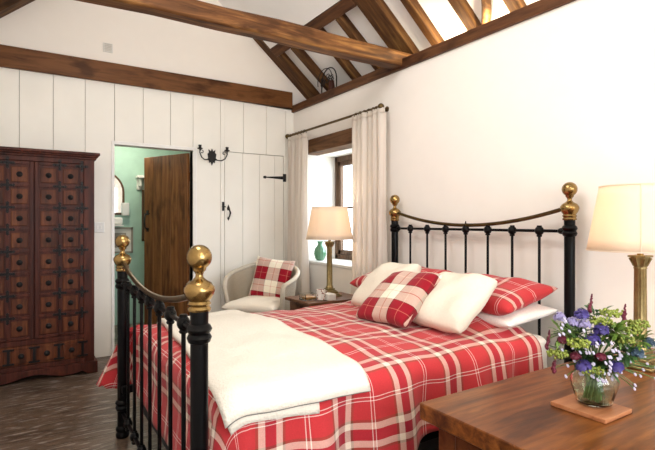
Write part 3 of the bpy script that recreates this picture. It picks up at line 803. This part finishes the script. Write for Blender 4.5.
# cream quilted throw folded across the foot
TX0, TX1, TY0, TY1 = -2.005, -1.43, -3.275, -1.84
def throw(u, v, lift=.012):
    x0_ = TX0+.13*max(0,v)**.8; a = x0_+(TX1-x0_)*u; b_ = TY0+(TY1-TY0)*v
    a += (.035*sin(v*2.2+.4)-.02)*u
    b_ += -.012*u*(1-v)
    bx = min(max(a, RX0), RX1); by = min(max(b_, RY0), RY1)
    dx, dy = a-bx, b_-by; e = sqrt(dx*dx+dy*dy)
    if e < 1e-6: p_ = Vector((bx, by, H(bx,by))); n_ = Vector((0,0,1))
    else:
        nx, ny = dx/e, dy/e; p_ = drape(bx, by, nx, ny, e)
        an = min(e/RA, pi/2); n_ = Vector((nx*sin(an), ny*sin(an), cos(an)))
    return p_+n_*lift
mb = MB().grid(lambda u, v: throw(u, v, .032), 40, 70, lambda u, v: (u, v))
o = obj('throw_blanket', mb, 'cream_quilt', label='cream quilted throw folded across the foot of the bed', cat='blanket', smooth=180)
md = o.modifiers.new('s', 'SOLIDIFY'); md.thickness = .026; md.offset = -1
def under(u, v):
    return throw(u*.62, v*.05-.022+.006*sin(u*4), .014)
uf = MB().grid(under, 30, 4, lambda u, v: (u, v))
u_o = obj('under_fold', uf, 'cream_quilt', parent=o, smooth=180)
md = u_o.modifiers.new('s', 'SOLIDIFY'); md.thickness = .010; md.offset = -1
edge = []
for i in range(60): edge.append(throw(1, 1-i/59, .017))
for i in range(1, 40): edge.append(throw(1-i/39, 0, .017))
out_e = []
for q in edge: out_e.append(q)
for i in range(60): pass
mb = MB().tube([p_+Vector((.003 if i < 60 else 0, -.003 if i > 55 else 0, 0)) for i, p_ in enumerate(out_e)], .0035, 6)
po = obj('piping', mb, 'piping', o, smooth=60)

# ------------------------------------------------------------ pillows and cushions
def cushion_mesh(w_, h_, t_, pinch=.05, nn=34, wr=.006, seed=0, power=.42, round_=1.0):
    mb = MB()
    def P(u, v, s_):
        a, b_ = 2*u-1, 2*v-1
        a, b_ = sin(a*pi/2)*.5+a*.5, sin(b_*pi/2)*.5+b_*.5
        fx = 1-pinch*(1-a*a)*abs(b_)**3; 
        x = a*w_/2*(1-pinch*(1-b_*b_)*.9); y = b_*h_/2*(1-pinch*(1-a*a)*.9)
        cr_ = 1-(1-round_)*(abs(a*b_))**2.5; x *= cr_; y *= cr_
        k = max(0, (1-a**4)*(1-b_**4))**power
        k *= .72+.28*(1-max(abs(a), abs(b_))**2)
        z = s_*t_/2*k + wr*noise.noise(Vector((x*9+seed,y*9,s_*2)))*min(1, k*3)
        return Vector((x, y, z))
    for s_ in (1, -1):
        mb.grid(lambda u, v: P(u, v, s_), nn, nn, lambda u, v: (P(u, v, s_).x, P(u, v, s_).y))
    return mb
def cushion(name, size, loc, tilt, mat, label, cat, yaw=0, roll=0, seed=0, group=None, pinch=.05, power=.42, base=None, wr=.006, round_=1.0):
    """a cushion leaning towards +X: width along -Y, height rising towards +X"""
    o = obj(name, cushion_mesh(*size, pinch=pinch, seed=seed, power=power, wr=wr, round_=round_), mat, label=label, cat=cat, group=group, smooth=180, weld=.0003)
    r_ = Vector((0,-1,0)); u_ = Vector((cos(tilt),0,sin(tilt))); n_ = r_.cross(u_)
    m3 = Matrix((r_, u_, n_)).transposed()
    m3 = Matrix.Rotation(yaw, 3, 'Z') @ (base if base is not None else m3) @ Matrix.Rotation(roll, 3, 'Z')
    o.matrix_world = Matrix.Translation(loc) @ m3.to_4x4()
    return o
cushion('pillow', (.62,.42,.11), (-.31,-2.90,.703), R(5), 'white_linen', 'plain white pillow lying under the right-hand tartan pillow', 'pillow', seed=1)
cushion('pillow', (.66,.44,.13), (-.31,-2.27,.705), R(6), 'white_linen', 'plain white pillow lying under the left-hand tartan pillow', 'pillow', seed=2)
cushion('pillow', (.67,.42,.155), (-.33,-2.885,.798), R(12), 'sham', 'red tartan pillow at the right of the headboard', 'pillow', seed=3, pinch=.06, wr=.010)
cushion('pillow', (.67,.42,.155), (-.33,-2.205,.800), R(13), 'sham', 'red tartan pillow at the left of the headboard, next to the curtain', 'pillow', seed=4, pinch=.06, wr=.010)
cushion('cushion', (.39,.39,.14), (-.60,-2.36,.795), R(41), 'cream_cushion', 'cream square cushion left of the tartan cushion on the bed', 'cushion', yaw=R(0), roll=R(3), seed=5, pinch=.035, power=.33, round_=.93, wr=.016)
cushion('cushion', (.38,.38,.14), (-.66,-2.965,.79), R(40), 'cream_cushion', 'cream square cushion right of the tartan cushion on the bed', 'cushion', yaw=R(2), roll=R(-2), seed=6, pinch=.035, power=.33, round_=.93, wr=.016)
cushion('cushion', (.385,.38,.13), (-.79,-2.70,.785), R(38), 'cush', 'dark red tartan cushion between two cream cushions on the bed', 'cushion', yaw=R(0), roll=R(4), seed=7, pinch=.04, power=.33, wr=.014)

# ------------------------------------------------------------ lamps
def lamp(x, y, z, label, seam=False):
    root = empty('table_lamp', (x,y,z), label, 'lamp', 'brass column table lamps')
    mb = MB()
    for (a, z0, z1) in ((.075,0,.012),(.066,.012,.022),(.055,.022,.040),(.044,.040,.05),(.034,.05,.066)):
        mb.box(x-a,y-a,z+z0,x+a,y+a,z+z1)
    obj('base', mb, 'antique', root, bevel=.003)
    flt = lambda a, zz: 1+.06*cos(a*12)
    mb = MB().lathe([(.030,.066),(.032,.072),(.027,.080),(.0235,.09),(.0215,.40),(.024,.405),(.022,.41)], (x,y,z), 48, flute=flt)
    obj('column', mb, 'antique', root, smooth=60)
    mb = MB().lathe([(.022,.408),(.024,.42),(.031,.44),(.034,.452)], (x,y,z), 40, flute=lambda a, zz: 1+.12*cos(a*8))
    for k in range(8):
        a = 2*pi*k/8; mb.tube([(x+.024*cos(a),y+.024*sin(a),z+.415),(x+.034*cos(a),y+.034*sin(a),z+.435),(x+.040*cos(a),y+.040*sin(a),z+.446),(x+.036*cos(a),y+.036*sin(a),z+.440)], .005, 6)
    mb.box(x-.034,y-.034,z+.450,x+.034,y+.034,z+.458)
    obj('capital', mb, 'antique', root, smooth=50)
    obj('bulb_holder', MB().lathe([(.012,.458),(.012,.50),(.017,.505),(.017,.54)], (x,y,z), 16), 'brass', root, smooth=50)
    obj('bulb', MB().ball((x,y,z+.575), .03, (1,1,1.2), 14, 10), 'bulb', root, smooth=180)
    mb = MB(); r0, r1, z0, z1 = .198, .150, .478, .745
    mb.grid(lambda u, v: (x+lerp(r0,r1,v)*cos(2*pi*u), y+lerp(r0,r1,v)*sin(2*pi*u), z+lerp(z0,z1,v)), 64, 6, closed_u=True)
    sh = obj('lamp_shade', mb, 'shade', root, smooth=60, solid=.003)
    mb = MB()
    for zz, rr_ in ((z1,r1),(z0,r0)):
        mb.tube([(x+rr_*cos(2*pi*k/64), y+rr_*sin(2*pi*k/64), z+zz) for k in range(64)], .003, 6, closed=True)
    a = R(205); mb.tube([(x+(r0+.001)*cos(a), y+(r0+.001)*sin(a), z+z0),(x+(r1+.001)*cos(a), y+(r1+.001)*sin(a), z+z1)], .0018, 5)
    obj('trim_tape', mb, 'shade', sh, smooth=60)
    mb = MB()
    for k in range(3):
        a = 2*pi*k/3; mb.tube([(x,y,z+.62+.05),(x+r1*.95*cos(a),y+r1*.95*sin(a),z+z1-.035)], .002, 5)
    mb.tube([(x,y,z+.53),(x+.03,y,z+.56),(x+.03,y,z+.63),(x,y,z+.67)], .002, 5)
    obj('shade_carrier', mb, 'brass', root, smooth=60)
    ld = bpy.data.lights.new('bulb_light', 'POINT'); ld.energy = LAMP_W; ld.color = (1,.80,.58); ld.shadow_soft_size = .035
    lo = bpy.data.objects.new('bulb_light', ld); COL.objects.link(lo); lo.parent = root; lo.location = (0,0,.655)
    return root
LAMP_W = 3.8
# bedside table under the window
bx0, bx1, by0, by1, bz = -.69, -.14, -1.56, -1.16, .575
bt = empty('bedside_table', (-.44,-1.33,0), 'small dark wooden bedside table between bed and window', 'table')
obj('table_top', MB().box(bx0,by0,bz-.025,bx1,by1,bz), 'bedside', bt, bevel=.004)
obj('apron', MB().box(bx0+.03,by0+.03,bz-.12,bx1-.03,by1-.03,bz-.025), 'bedside', bt, bevel=.003)
for a in (bx0+.03,bx1-.07):
    for b_ in (by0+.03,by1-.07): obj('leg', MB().box(a,b_,0,a+.04,b_+.04,bz-.12), 'bedside', bt, bevel=.003)
lamp(-.35, -1.32, bz+.001, 'brass column lamp with cream shade on the bedside table by the window')
ds = empty('glass_dish', (-.60,-1.40,bz+.001), 'glass dish holding amber sweets on the far bedside table', 'dish')
mb = MB(); z = bz+.001
mb.box(-.66,-1.45,z,-.54,-1.35,z+.006).box(-.66,-1.45,z+.006,-.654,-1.35,z+.05).box(-.546,-1.45,z+.006,-.54,-1.35,z+.05).box(-.654,-1.45,z+.006,-.546,-1.444,z+.05).box(-.654,-1.356,z+.006,-.546,-1.35,z+.05)
obj('bowl', mb, 'dish_glass', ds, bevel=.001)
random.seed(5)
tmp = obj('filling', MB().box(-.645,-1.437,z+.007,-.555,-1.363,z+.026), 'amber', ds, bevel=.006)
M['mug'] = plain('patterned china', (.75,.70,.66), .2)
m, nt, b = new_mat('spotted china'); M['mug'] = m
vo = N(nt, 'ShaderNodeTexVoronoi'); vo.inputs['Scale'].default_value = 45; L(nt, coords(nt), vo.inputs['Vector'])
r = ramp(nt, [(.0,(.25,.08,.05)),(.32,(.78,.74,.68))], 'CONSTANT'); L(nt, vo.outputs['Distance'], r.inputs[0]); L(nt, r.outputs[0], b.inputs['Base Color']); b.inputs['Roughness'].default_value = .2
mg = empty('mug', (-.53,-1.50+.03,bz+.001), 'spotted china mug beside the glass dish on the bedside table', 'mug')
obj('body', MB().lathe([(.028,0),(.034,.004),(.036,.04),(.037,.085),(.033,.085),(.032,.01),(.001,.008)], (-.53,-1.47,z), 24, caps=False), 'mug', mg, smooth=50)
obj('handle', MB().tube([(-.53+.034,-1.47,z+.07),(-.53+.058,-1.47,z+.065),(-.53+.06,-1.47,z+.035),(-.53+.034,-1.47,z+.02)], .005, 8), 'mug', mg, smooth=60)
obj('small_box', MB().box(-.50,-1.54,z,-.43,-1.44,z+.05), 'paper', label='small cream box beside the lamp base on the far bedside table', cat='box', bevel=.003)

# ------------------------------------------------------------ wicker armchair
CA = R(-50)
ch = empty('wicker_armchair', (-.655,-.615,0), 'pale woven cane tub armchair in the corner by the cupboard door', 'armchair', rot=CA)
AX, AY = .30, .29
def topz(a):      # a = 0 at the middle of the back, +-1 at the arm fronts
    return .80-.17*abs(a)**1.4
def ringp(a, z, grow=0):
    th = pi/2+a*R(118); lean = .055*(z-.40)/.4
    return Vector(((AX+grow+lean)*cos(th), (AY+grow+lean)*sin(th), z))
def shell(u, v):
    a = 2*u-1; z = lerp(.20, topz(a), v); return ringp(a, z)
obj('woven_back', MB().grid(shell, 60, 18), 'wicker', ch, local=True, smooth=180, solid=.012)
rp = []
for k in range(41):
    a = 2*k/40-1; rp.append(ringp(a, topz(a), .0))
fl_ = ringp(-1, .60); 
dn = lambda a: [ringp(a, topz(a)-.03-.05*q) + Vector((0,-.018+.006*q,0)) for q in range(9)]
pts = dn(-1)[::-1]+rp+dn(1)
obj('arm_rim', MB().tube(pts, .021, 10), 'wicker_paint', ch, local=True, smooth=60)
obj('seat', MB().lathe([(.001,.30),(.26,.30),(.285,.32),(.285,.36),(.27,.37),(.001,.37)], (0,-.01,0), 40, caps=False), 'wicker', ch, local=True, smooth=50)
obj('apron', MB().grid(lambda u, v: Vector((.29*cos(-pi*u), -.01+.285*sin(-pi*u), lerp(.22,.36,v))), 30, 3), 'wicker', ch, local=True, smooth=180, solid=.01)
for a_, b_ in ((.22,-.20),(-.22,-.20),(.20,.20),(-.20,.20)):
    obj('leg', MB().tube([(a_*1.05,b_*1.05,0),(a_,b_,.31)], [.016,.022], 10), 'wicker_paint', ch, local=True, smooth=60)
cm3 = Matrix.Rotation(CA, 4, 'Z'); cw = Matrix.Translation((-.655,-.615,0)) @ cm3
o = obj('seat_cushion', cushion_mesh(.50,.48,.14,pinch=.03,power=.35), 'cream_cushion', label='cream seat cushion lying in the cane armchair', cat='cushion', smooth=180, weld=.0003)
o.matrix_world = cw @ Matrix.Translation((0,-.05,.435))
o = obj('cushion', cushion_mesh(.40,.40,.13,pinch=.07), 'cush2', label='bold red and white tartan cushion propped in the cane armchair', cat='cushion', smooth=180, weld=.0003)
o.matrix_world = cw @ Matrix.Translation((.045,.14,.655)) @ Matrix.Rotation(R(72), 4, 'X') @ Matrix.Rotation(R(-6), 4, 'Z')

# ------------------------------------------------------------ wooden chest in the foreground
TZ = .60
X0, X1, Y0, Y1 = -1.43, -.015, -4.35, -3.54
cht = empty('chest', (-.72,-3.9,0), 'polished brown wooden chest in the right foreground beside the bed', 'chest')
obj('top', MB().box(X0,Y0,TZ-.055,X1,Y1,TZ), 'table', cht, bevel=.004)
mb = MB(); mb.box(X0+.055,Y0+.05,.06,X1-.01,Y1-.045,TZ-.055)
obj('body', mb, 'table_dark', cht, bevel=.003)
mb = MB()
for a, b_ in ((Y0+.05,Y0+.12),(Y1-.115,Y1-.045)): mb.box(X0+.043,a,.0,X0+.075,b_,TZ-.055)
mb.box(X0+.043,Y0+.12,TZ-.125,X0+.056,Y1-.115,TZ-.055).box(X0+.043,Y0+.12,.06,X0+.056,Y1-.115,.14)
obj('end_frame', mb, 'table_dark', cht, bevel=.003)
obj('foot', MB().box(X1-.08,Y0+.05,0,X1-.01,Y0+.12,.06).box(X1-.08,Y1-.115,0,X1-.01,Y1-.045,.06), 'table_dark', cht)
lamp(-.372, -3.735, TZ+.001, 'brass column lamp with cream shade behind the flowers on the chest')
obj('coaster', MB().box(-1.09,-3.965,TZ+.0005,-.932,-3.79,TZ+.0135), 'coaster', label='square reddish wooden coaster under the glass vase', cat='coaster', bevel=.002)

# vase and flowers
VX, VY, VZ = -.988, -3.876, TZ+.0145
rib = lambda a, z: 1+.035*cos(a*9+z*60)*max(0, sin(min(1, max(0, (z-.01)/.11))*pi))
pr = [(.001,0),(.040,0),(.052,.006),(.058,.025),(.066,.055),(.068,.075),(.060,.098),(.050,.112),(.052,.122),(.058,.132),
      (.055,.132),(.048,.120),(.046,.112),(.056,.096),(.063,.074),(.061,.055),(.053,.027),(.046,.012),(.001,.010)]
vs = obj('glass_vase', MB().lathe(pr, (VX,VY,VZ), 54, caps=False, flute=rib), 'glass', label='ribbed clear glass vase of garden flowers on the wooden coaster', cat='vase', smooth=60)
random.seed(21)
FWD = Vector((.5388,.8424,0)); RGT = Vector((.8424,-.5388,0)); UP = Vector((0,0,1))
C0 = Vector((VX, VY, VZ+.12))
def stem_pts(head):
    base = Vector((VX+random.uniform(-.026,.026), VY+random.uniform(-.026,.026), VZ+.014))
    mid = Vector((VX+(head.x-VX)*.10, VY+(head.y-VY)*.10, VZ+.118))
    k = min(1, .032/max(.001, (mid-Vector((VX,VY,mid.z))).length)); mid.x = VX+(mid.x-VX)*k; mid.y = VY+(mid.y-VY)*k
    mid2 = lerp(mid, head, .55)+Vector((0,0,.02))
    out = []
    for i in range(9):
        t_ = i/8
        if t_ < .5: out.append(lerp(base, mid, t_*2))
        else:
            q = (t_-.5)*2; out.append((1-q)**2*mid+2*q*(1-q)*mid2+q*q*head)
    return out
def petal_ball(mb, c, r, n, size, dirn=None, flat=.4):
    for k in range(n):
        a = random.random()*2*pi; h_ = random.uniform(-.3,1)
        d_ = Vector((cos(a)*sqrt(max(0,1-h_*h_)), sin(a)*sqrt(max(0,1-h_*h_)), h_))
        p_ = c+d_*r; s1 = d_.cross(UP); s1 = s1.normalized() if s1.length > .01 else Vector((1,0,0)); s2 = (d_.cross(s1)+d_*.4).normalized()
        q = [p_-s1*size*.5, p_+s2*size*.6, p_+s1*size*.5, p_-s2*size*.6]
        vv = [mb.bm.verts.new(x_) for x_ in q]; mb.bm.faces.new(vv)
def leafb(mb, p0, d_, ln, wd_, n=4):
    d_ = d_.normalized(); s1 = d_.cross(UP); s1 = s1.normalized() if s1.length > .05 else Vector((1,0,0)); nn = s1.cross(d_)
    prev = None
    for i in range(n+1):
        t_ = i/n; c = p0+d_*ln*t_-UP*ln*.25*t_*t_; w_ = wd_*sin(pi*min(1, t_*.93+.05))/2
        cur = (mb.bm.verts.new(c-s1*w_+nn*w_*.4), mb.bm.verts.new(c), mb.bm.verts.new(c+s1*w_+nn*w_*.4))
        if prev:
            mb.bm.faces.new((prev[0],prev[1],cur[1],cur[0])); mb.bm.faces.new((prev[1],prev[2],cur[2],cur[1]))
        prev = cur
def at(dr_, dz, df):
    return Vector((VX,VY,0))+RGT*dr_+FWD*df+UP*(VZ+dz)
def flower(name, kind, pos, label, cat, group=None):
    root = empty(name, (VX,VY,VZ+.013), label, cat, group)
    obj('stem', MB().tube(stem_pts(pos), .0016, 5), 'stem', root, smooth=60)
    mb = MB()
    if kind == 'purple':
        petal_ball(mb, pos, .021, 110, .011); mb.ball(pos, .017, (1,1,.8), 10, 8); mt = 'purple'
    elif kind == 'lilac':
        petal_ball(mb, pos, .018, 70, .009); mb.ball(pos, .013, (1,1,.8), 10, 8); mt = 'lilac'
    elif kind == 'crimson':
        petal_ball(mb, pos, .014, 60, .012); mb.ball(pos, .013, (1,1,.9), 10, 8); mt = 'crimson'
    elif kind == 'spike':
        for i in range(22):
            t_ = i/21; q = pos+UP*(.055*t_-.01)+RGT*.008*t_
            mb.ball(q+Vector((random.uniform(-1,1),random.uniform(-1,1),0))*.004*(1-t_*.6), .0055*(1-t_*.6), (1,1,1.3), 6, 5)
        mt = 'crimson'
    elif kind == 'lime':
        for i in range(60):
            a = random.random()*2*pi; rr_ = .032*sqrt(random.random())
            mb.ball(pos+Vector((cos(a)*rr_, sin(a)*rr_, random.uniform(-.012,.014)*(1-rr_*12)+.006)), .0045, (1,1,1), 6, 4)
        mt = 'lime'
    elif kind == 'thistle':
        petal_ball(mb, pos, .012, 20, .03); mb.ball(pos, .012, (1,1,1.3), 10, 8); mt = 'thistle'
    else:
        for k in range(7):
            a = 2*pi*k/7; mb.ball(pos+Vector((cos(a)*.0032,sin(a)*.002,sin(a)*.0032)), .0026, (1,1,1), 6, 5)
        mb.ball(pos, .0036, (1,1,1), 8, 6); mt = 'whitep'
    obj('blossom', mb, mt, root, smooth=180)
    return root
# (right, up, forward) offsets seen from the vase
for nm, kd, p_, lb, ct in (
    ('cornflower','purple',(-.035,.215,-.055),'large violet flower at the middle of the bouquet','flower'),
    ('cornflower','purple',(-.045,.285,-.01),'violet flower at the top left of the bouquet','flower'),
    ('cornflower','purple',(.030,.135,-.07),'violet flower low at the front of the bouquet','flower'),
    ('scabious','lilac',(-.085,.265,-.03),'pale lilac flower head at the upper left of the bouquet','flower'),
    ('scabious','lilac',(-.055,.262,-.045),'pale lilac flower head left of the large violet one','flower'),
    ('dahlia','crimson',(-.125,.215,-.05),'crimson flower at the left edge of the bouquet','flower'),
    ('dahlia','crimson',(-.028,.172,-.085),'crimson flower at the front centre of the bouquet','flower'),
    ('dahlia','crimson',(-.095,.170,-.07),'dark crimson flower at the lower left of the bouquet','flower'),
    ('astilbe','spike',(-.015,.305,.0),'tall dark red flower spike at the top of the bouquet','flower'),
    ('astilbe','spike',(.082,.275,-.02),'dark red flower spike at the upper right of the bouquet','flower'),
    ('astilbe','spike',(-.165,.195,-.03),'dark red flower spike at the far left of the bouquet','flower'),
    ('astilbe','spike',(-.150,.125,-.04),'dark red flower spike at the lower left of the bouquet','flower'),
    ('lady_mantle','lime',(-.090,.205,-.075),'lime green flower cluster at the left of the bouquet','flower'),
    ('lady_mantle','lime',(.105,.235,-.02),'lime green flower cluster at the right of the bouquet','flower'),
    ('lady_mantle','lime',(.005,.262,-.03),'lime green flower cluster near the top of the bouquet','flower'),
    ('lady_mantle','lime',(-.140,.165,-.045),'lime green flower cluster at the far left of the bouquet','flower'),
    ('lady_mantle','lime',(.055,.285,.0),'lime green flower cluster behind the spray of bright leaves','flower'),
    ('lady_mantle','lime',(-.055,.125,-.085),'lime green flower cluster low at the front left of the bouquet','flower'),
    ('lady_mantle','lime',(.135,.250,-.01),'lime green flower cluster at the upper right edge of the bouquet','flower'),
    ('lady_mantle','lime',(.060,.215,-.06),'lime green flower cluster in the middle of the bright leaves','flower'),
    ('cornflower','purple',(-.005,.245,-.05),'violet flower just above the centre of the bouquet','flower'),
    ('cornflower','purple',(-.075,.140,-.08),'violet flower low at the left of the bouquet','flower'),
    ('scabious','lilac',(-.110,.275,.0),'pale lilac flower head highest at the left of the bouquet','flower'),
    ('thistle','thistle',(.100,.180,-.06),'blue grey thistle head at the right of the bouquet','flower'),
    ('thistle','thistle',(.150,.205,-.04),'blue grey thistle head furthest right in the bouquet','flower')):
    flower(nm, kd, at(*p_), lb, ct)
W1 = 'small white blossom scattered among the front of the bouquet'
for k in range(76):
    t_ = random.gauss(0, .06); z_ = random.uniform(.10,.215)
    if k < 10: t_, z_ = random.uniform(-.12,-.05), random.uniform(.23,.29)
    flower('white_blossom', 'white', at(t_-.02, z_, -.095+abs(t_)*.4), W1, 'flower', 'small white blossoms in the bouquet')
# loose gypsophila to the right
for k in range(16):
    flower('gypsophila_sprig', 'white', at(.10+random.random()*.14, .05+random.random()*.17, -.02+random.uniform(-.06,.05)),
           'tiny white blossom on a thin stem spreading right of the vase', 'flower', 'loose white sprigs right of the vase')
# leaves
root = empty('leaf_spray', (VX,VY,VZ+.013), 'tangle of green stems and leaves inside the glass vase', 'leaves')
mb = MB()
for i in range(46):
    a = random.random()*2*pi; r_ = random.uniform(.004,.030); a2 = a+random.uniform(.6,2.4); r2 = random.uniform(.008,.034)
    mb.tube([(VX+r_*cos(a),VY+r_*sin(a),VZ+.014),(VX+(r_*cos(a)+r2*cos(a2))/2,VY+(r_*sin(a)+r2*sin(a2))/2,VZ+.065),(VX+r2*cos(a2)*.9,VY+r2*sin(a2)*.9,VZ+.12)], .0013, 5)
obj('stem', mb, 'stem_pale', root, smooth=60)
mb = MB()
for i in range(60):
    a = random.random()*2*pi; r_ = random.uniform(0,.034); d_ = Vector((random.uniform(-.3,.3),random.uniform(-.3,.3),random.uniform(.3,1)))
    leafb(mb, Vector((VX+r_*cos(a),VY+r_*sin(a),VZ+random.uniform(.05,.10))), d_, random.uniform(.015,.03), .006)
obj('foliage', mb, 'leaf', root, smooth=180)
for k, (p_, n_, mt, lb) in enumerate((
    ((.045,.235,-.045), 90, 'leaf', 'spray of bright green leaves right of the centre of the bouquet'),
    ((.075,.170,-.05), 70, 'leaf_dark', 'spray of deep green leaves on the right side of the bouquet'),
    ((-.060,.150,-.05), 60, 'leaf_dark', 'spray of deep green leaves low on the left of the bouquet'),
    ((-.110,.225,-.02), 45, 'leaf', 'spray of bright green leaves at the left of the bouquet'),
    ((.0,.135,-.05), 60, 'leaf_dark', 'spray of deep green leaves over the rim of the vase'),
    ((.12,.205,-.03), 50, 'leaf', 'spray of bright green leaves at the right edge of the bouquet'),
    ((.02,.215,-.02), 70, 'leaf_dark', 'spray of deep green leaves in the middle of the bouquet'),
    ((-.03,.215,.03), 70, 'leaf_dark', 'spray of deep green leaves behind the violet flowers'),
    ((.02,.265,.03), 50, 'leaf_dark', 'spray of deep green leaves at the back of the bouquet'))):
    root = empty('leaf_spray', (VX,VY,VZ+.013), lb, 'leaves')
    c = at(*p_); obj('stem', MB().tube(stem_pts(c), .002, 5), 'stem', root, smooth=60)
    mb = MB()
    for i in range(n_):
        d_ = Vector((random.uniform(-1,1),random.uniform(-1,1),random.uniform(-.5,1)))
        leafb(mb, c+d_*random.uniform(.0,.035), d_, random.uniform(.022,.042), random.uniform(.008,.015))
    obj('foliage', mb, mt, root, smooth=180)

UPW = 6.5
# ------------------------------------------------------------ lamps that light the room
def light(kind, name, loc, energy, color, size=.1, rot=None, sy=None):
    ld = bpy.data.lights.new(name, kind); ld.energy = energy; ld.color = color
    if kind == 'AREA':
        ld.size = size
        if sy: ld.shape = 'RECTANGLE'; ld.size_y = sy
    else: ld.shadow_soft_size = size
    o = bpy.data.objects.new(name, ld); COL.objects.link(o); o.location = loc
    if rot: o.rotation_euler = rot
    return o
# fill at the added window behind the camera, daylight at the curtained window
light('AREA', 'rear_window_fill', (-1.45,YF-.35,1.45), 85, (.96,.97,1), 2.1, (R(90),0,0), 1.5)
light('AREA', 'daylight_side_window', (.75,-.91,1.45), 42, (.82,.92,1), 1.2, (0,R(90),0), 1.1)
# unseen roof window added in the left slope to light the bed from above
sx, sy = -2.28, -3.1
rw = empty('roof_fill_frame', (sx,sy,0), None, None); rw['kind'] = 'structure'; rw.name = 'added_roof_window'
for nm_, mb, mt_ in (('frame', MB().box(-.42,-.60,-.05,.42,-.55,-.0).box(-.42,.55,-.05,.42,.60,0).box(-.42,-.55,-.05,-.37,.55,0).box(.37,-.55,-.05,.42,.55,0), 'winwood'), ('pane', MB().box(-.37,-.55,-.02,.37,.55,-.012), 'pane')):
    o = obj(nm_, mb, mt_, rw, local=True)
rw.location = (sx, sy, RZ(sx)-.005); rw.rotation_euler = (0, -SA, 0)
light('AREA', 'roof_fill_light', (sx+.08, sy, RZ(sx)-.12), 30, (1,.98,.95), .74, (0,-SA,0), 1.1)
# bathroom ceiling lamp
bl = empty('bathroom_ceiling_lamp', (-1.6,.8,2.2), 'round white ceiling lamp in the bathroom', 'lamp')
obj('diffuser', MB().lathe([(.10,.0),(.12,.03),(.12,.09)], (-1.6,.8,2.2), 24), 'white', bl, smooth=50)
light('POINT', 'bathroom_light', (-1.6,.8,2.05), 13, (1,.90,.74), .1)
# unseen pendant added as warm fill near the camera end
pd = empty('added_pendant', (-1.95,-5.45,2.55), 'unseen pendant lamp added as fill light over the near end of the room', 'lamp')
obj('flex', MB().tube([(-1.95,-5.45,2.66),(-1.95,-5.45,3.95)], .004, 6), 'white', pd, smooth=60)
obj('globe_cap', MB().lathe([(.05,.09),(.03,.12),(.01,.13)], (-1.95,-5.45,2.54), 16), 'brass', pd, smooth=60)
light('POINT', 'pendant_fill', (-1.95,-5.45,2.45), 34, (1,.88,.72), .20)
# warm uplighters standing on the plate, washing the rafters
for k_, (y_, where) in enumerate(((-2.20,'right of the tie beam'),(-2.58,'behind the foot of the curved brace'),(-3.02,'beyond the last rafter in the photo'))):
    ul = empty('uplighter', (.10,y_,2.476), 'small black uplighter on the wall plate, '+where, 'lamp', 'uplighters on the wall plate')
    obj('can', MB().lathe([(.016,0),(.02,.004),(.02,.014)], (.10,y_,2.476), 16), 'iron', ul, smooth=50)
    light('POINT', 'uplighter_light', (.10,y_,2.503), UPW, (1,.84,.55), .012)

w = bpy.data.worlds.new('sky'); S.world = w; w.use_nodes = True
bg = w.node_tree.nodes['Background']; bg.inputs[0].default_value = (.75,.87,1,1); bg.inputs[1].default_value = 3.5

# the back wall stands 5 cm further into the room
SH = ('wall_back','wall_gable','wall_beam','wall_vent','light_switch','wall_bathroom','ceiling_bathroom','trim_doorway','door_1','wall_mirror','soap_dispenser',
      'folded_towel','bathroom_shelf','framed_picture','moulded_shelf','tall_mirror','door_2','wall_sconce','bathroom_ceiling_lamp','bathroom_light','principal_rafter','principal_rafter.002')
for o in list(COL.objects):
    if o.parent is None and o.name in SH: o.location.y -= .05

# ------------------------------------------------------------ camera
cd_ = bpy.data.cameras.new('camera'); cam = bpy.data.objects.new('camera', cd_); COL.objects.link(cam)
cam.location = (-2.542,-4.715,1.197)
yaw = atan2(.5388, .8424)
cam.rotation_euler = (R(90), 0, -yaw)
cd_.sensor_width = 36; cd_.lens = 480/655*36; cd_.shift_y = -3/655; cd_.clip_start = .05
S.camera = cam
S.view_settings.view_transform = 'Standard'; S.view_settings.look = 'None'; S.view_settings.gamma = 1
S.view_settings.use_curve_mapping = False; S.view_settings.exposure = 0.14
S.cycles.use_denoising = True
S.cycles.max_bounces = 10; S.cycles.diffuse_bounces = 6; S.cycles.transmission_bounces = 10
S.cycles.sample_clamp_indirect = 6
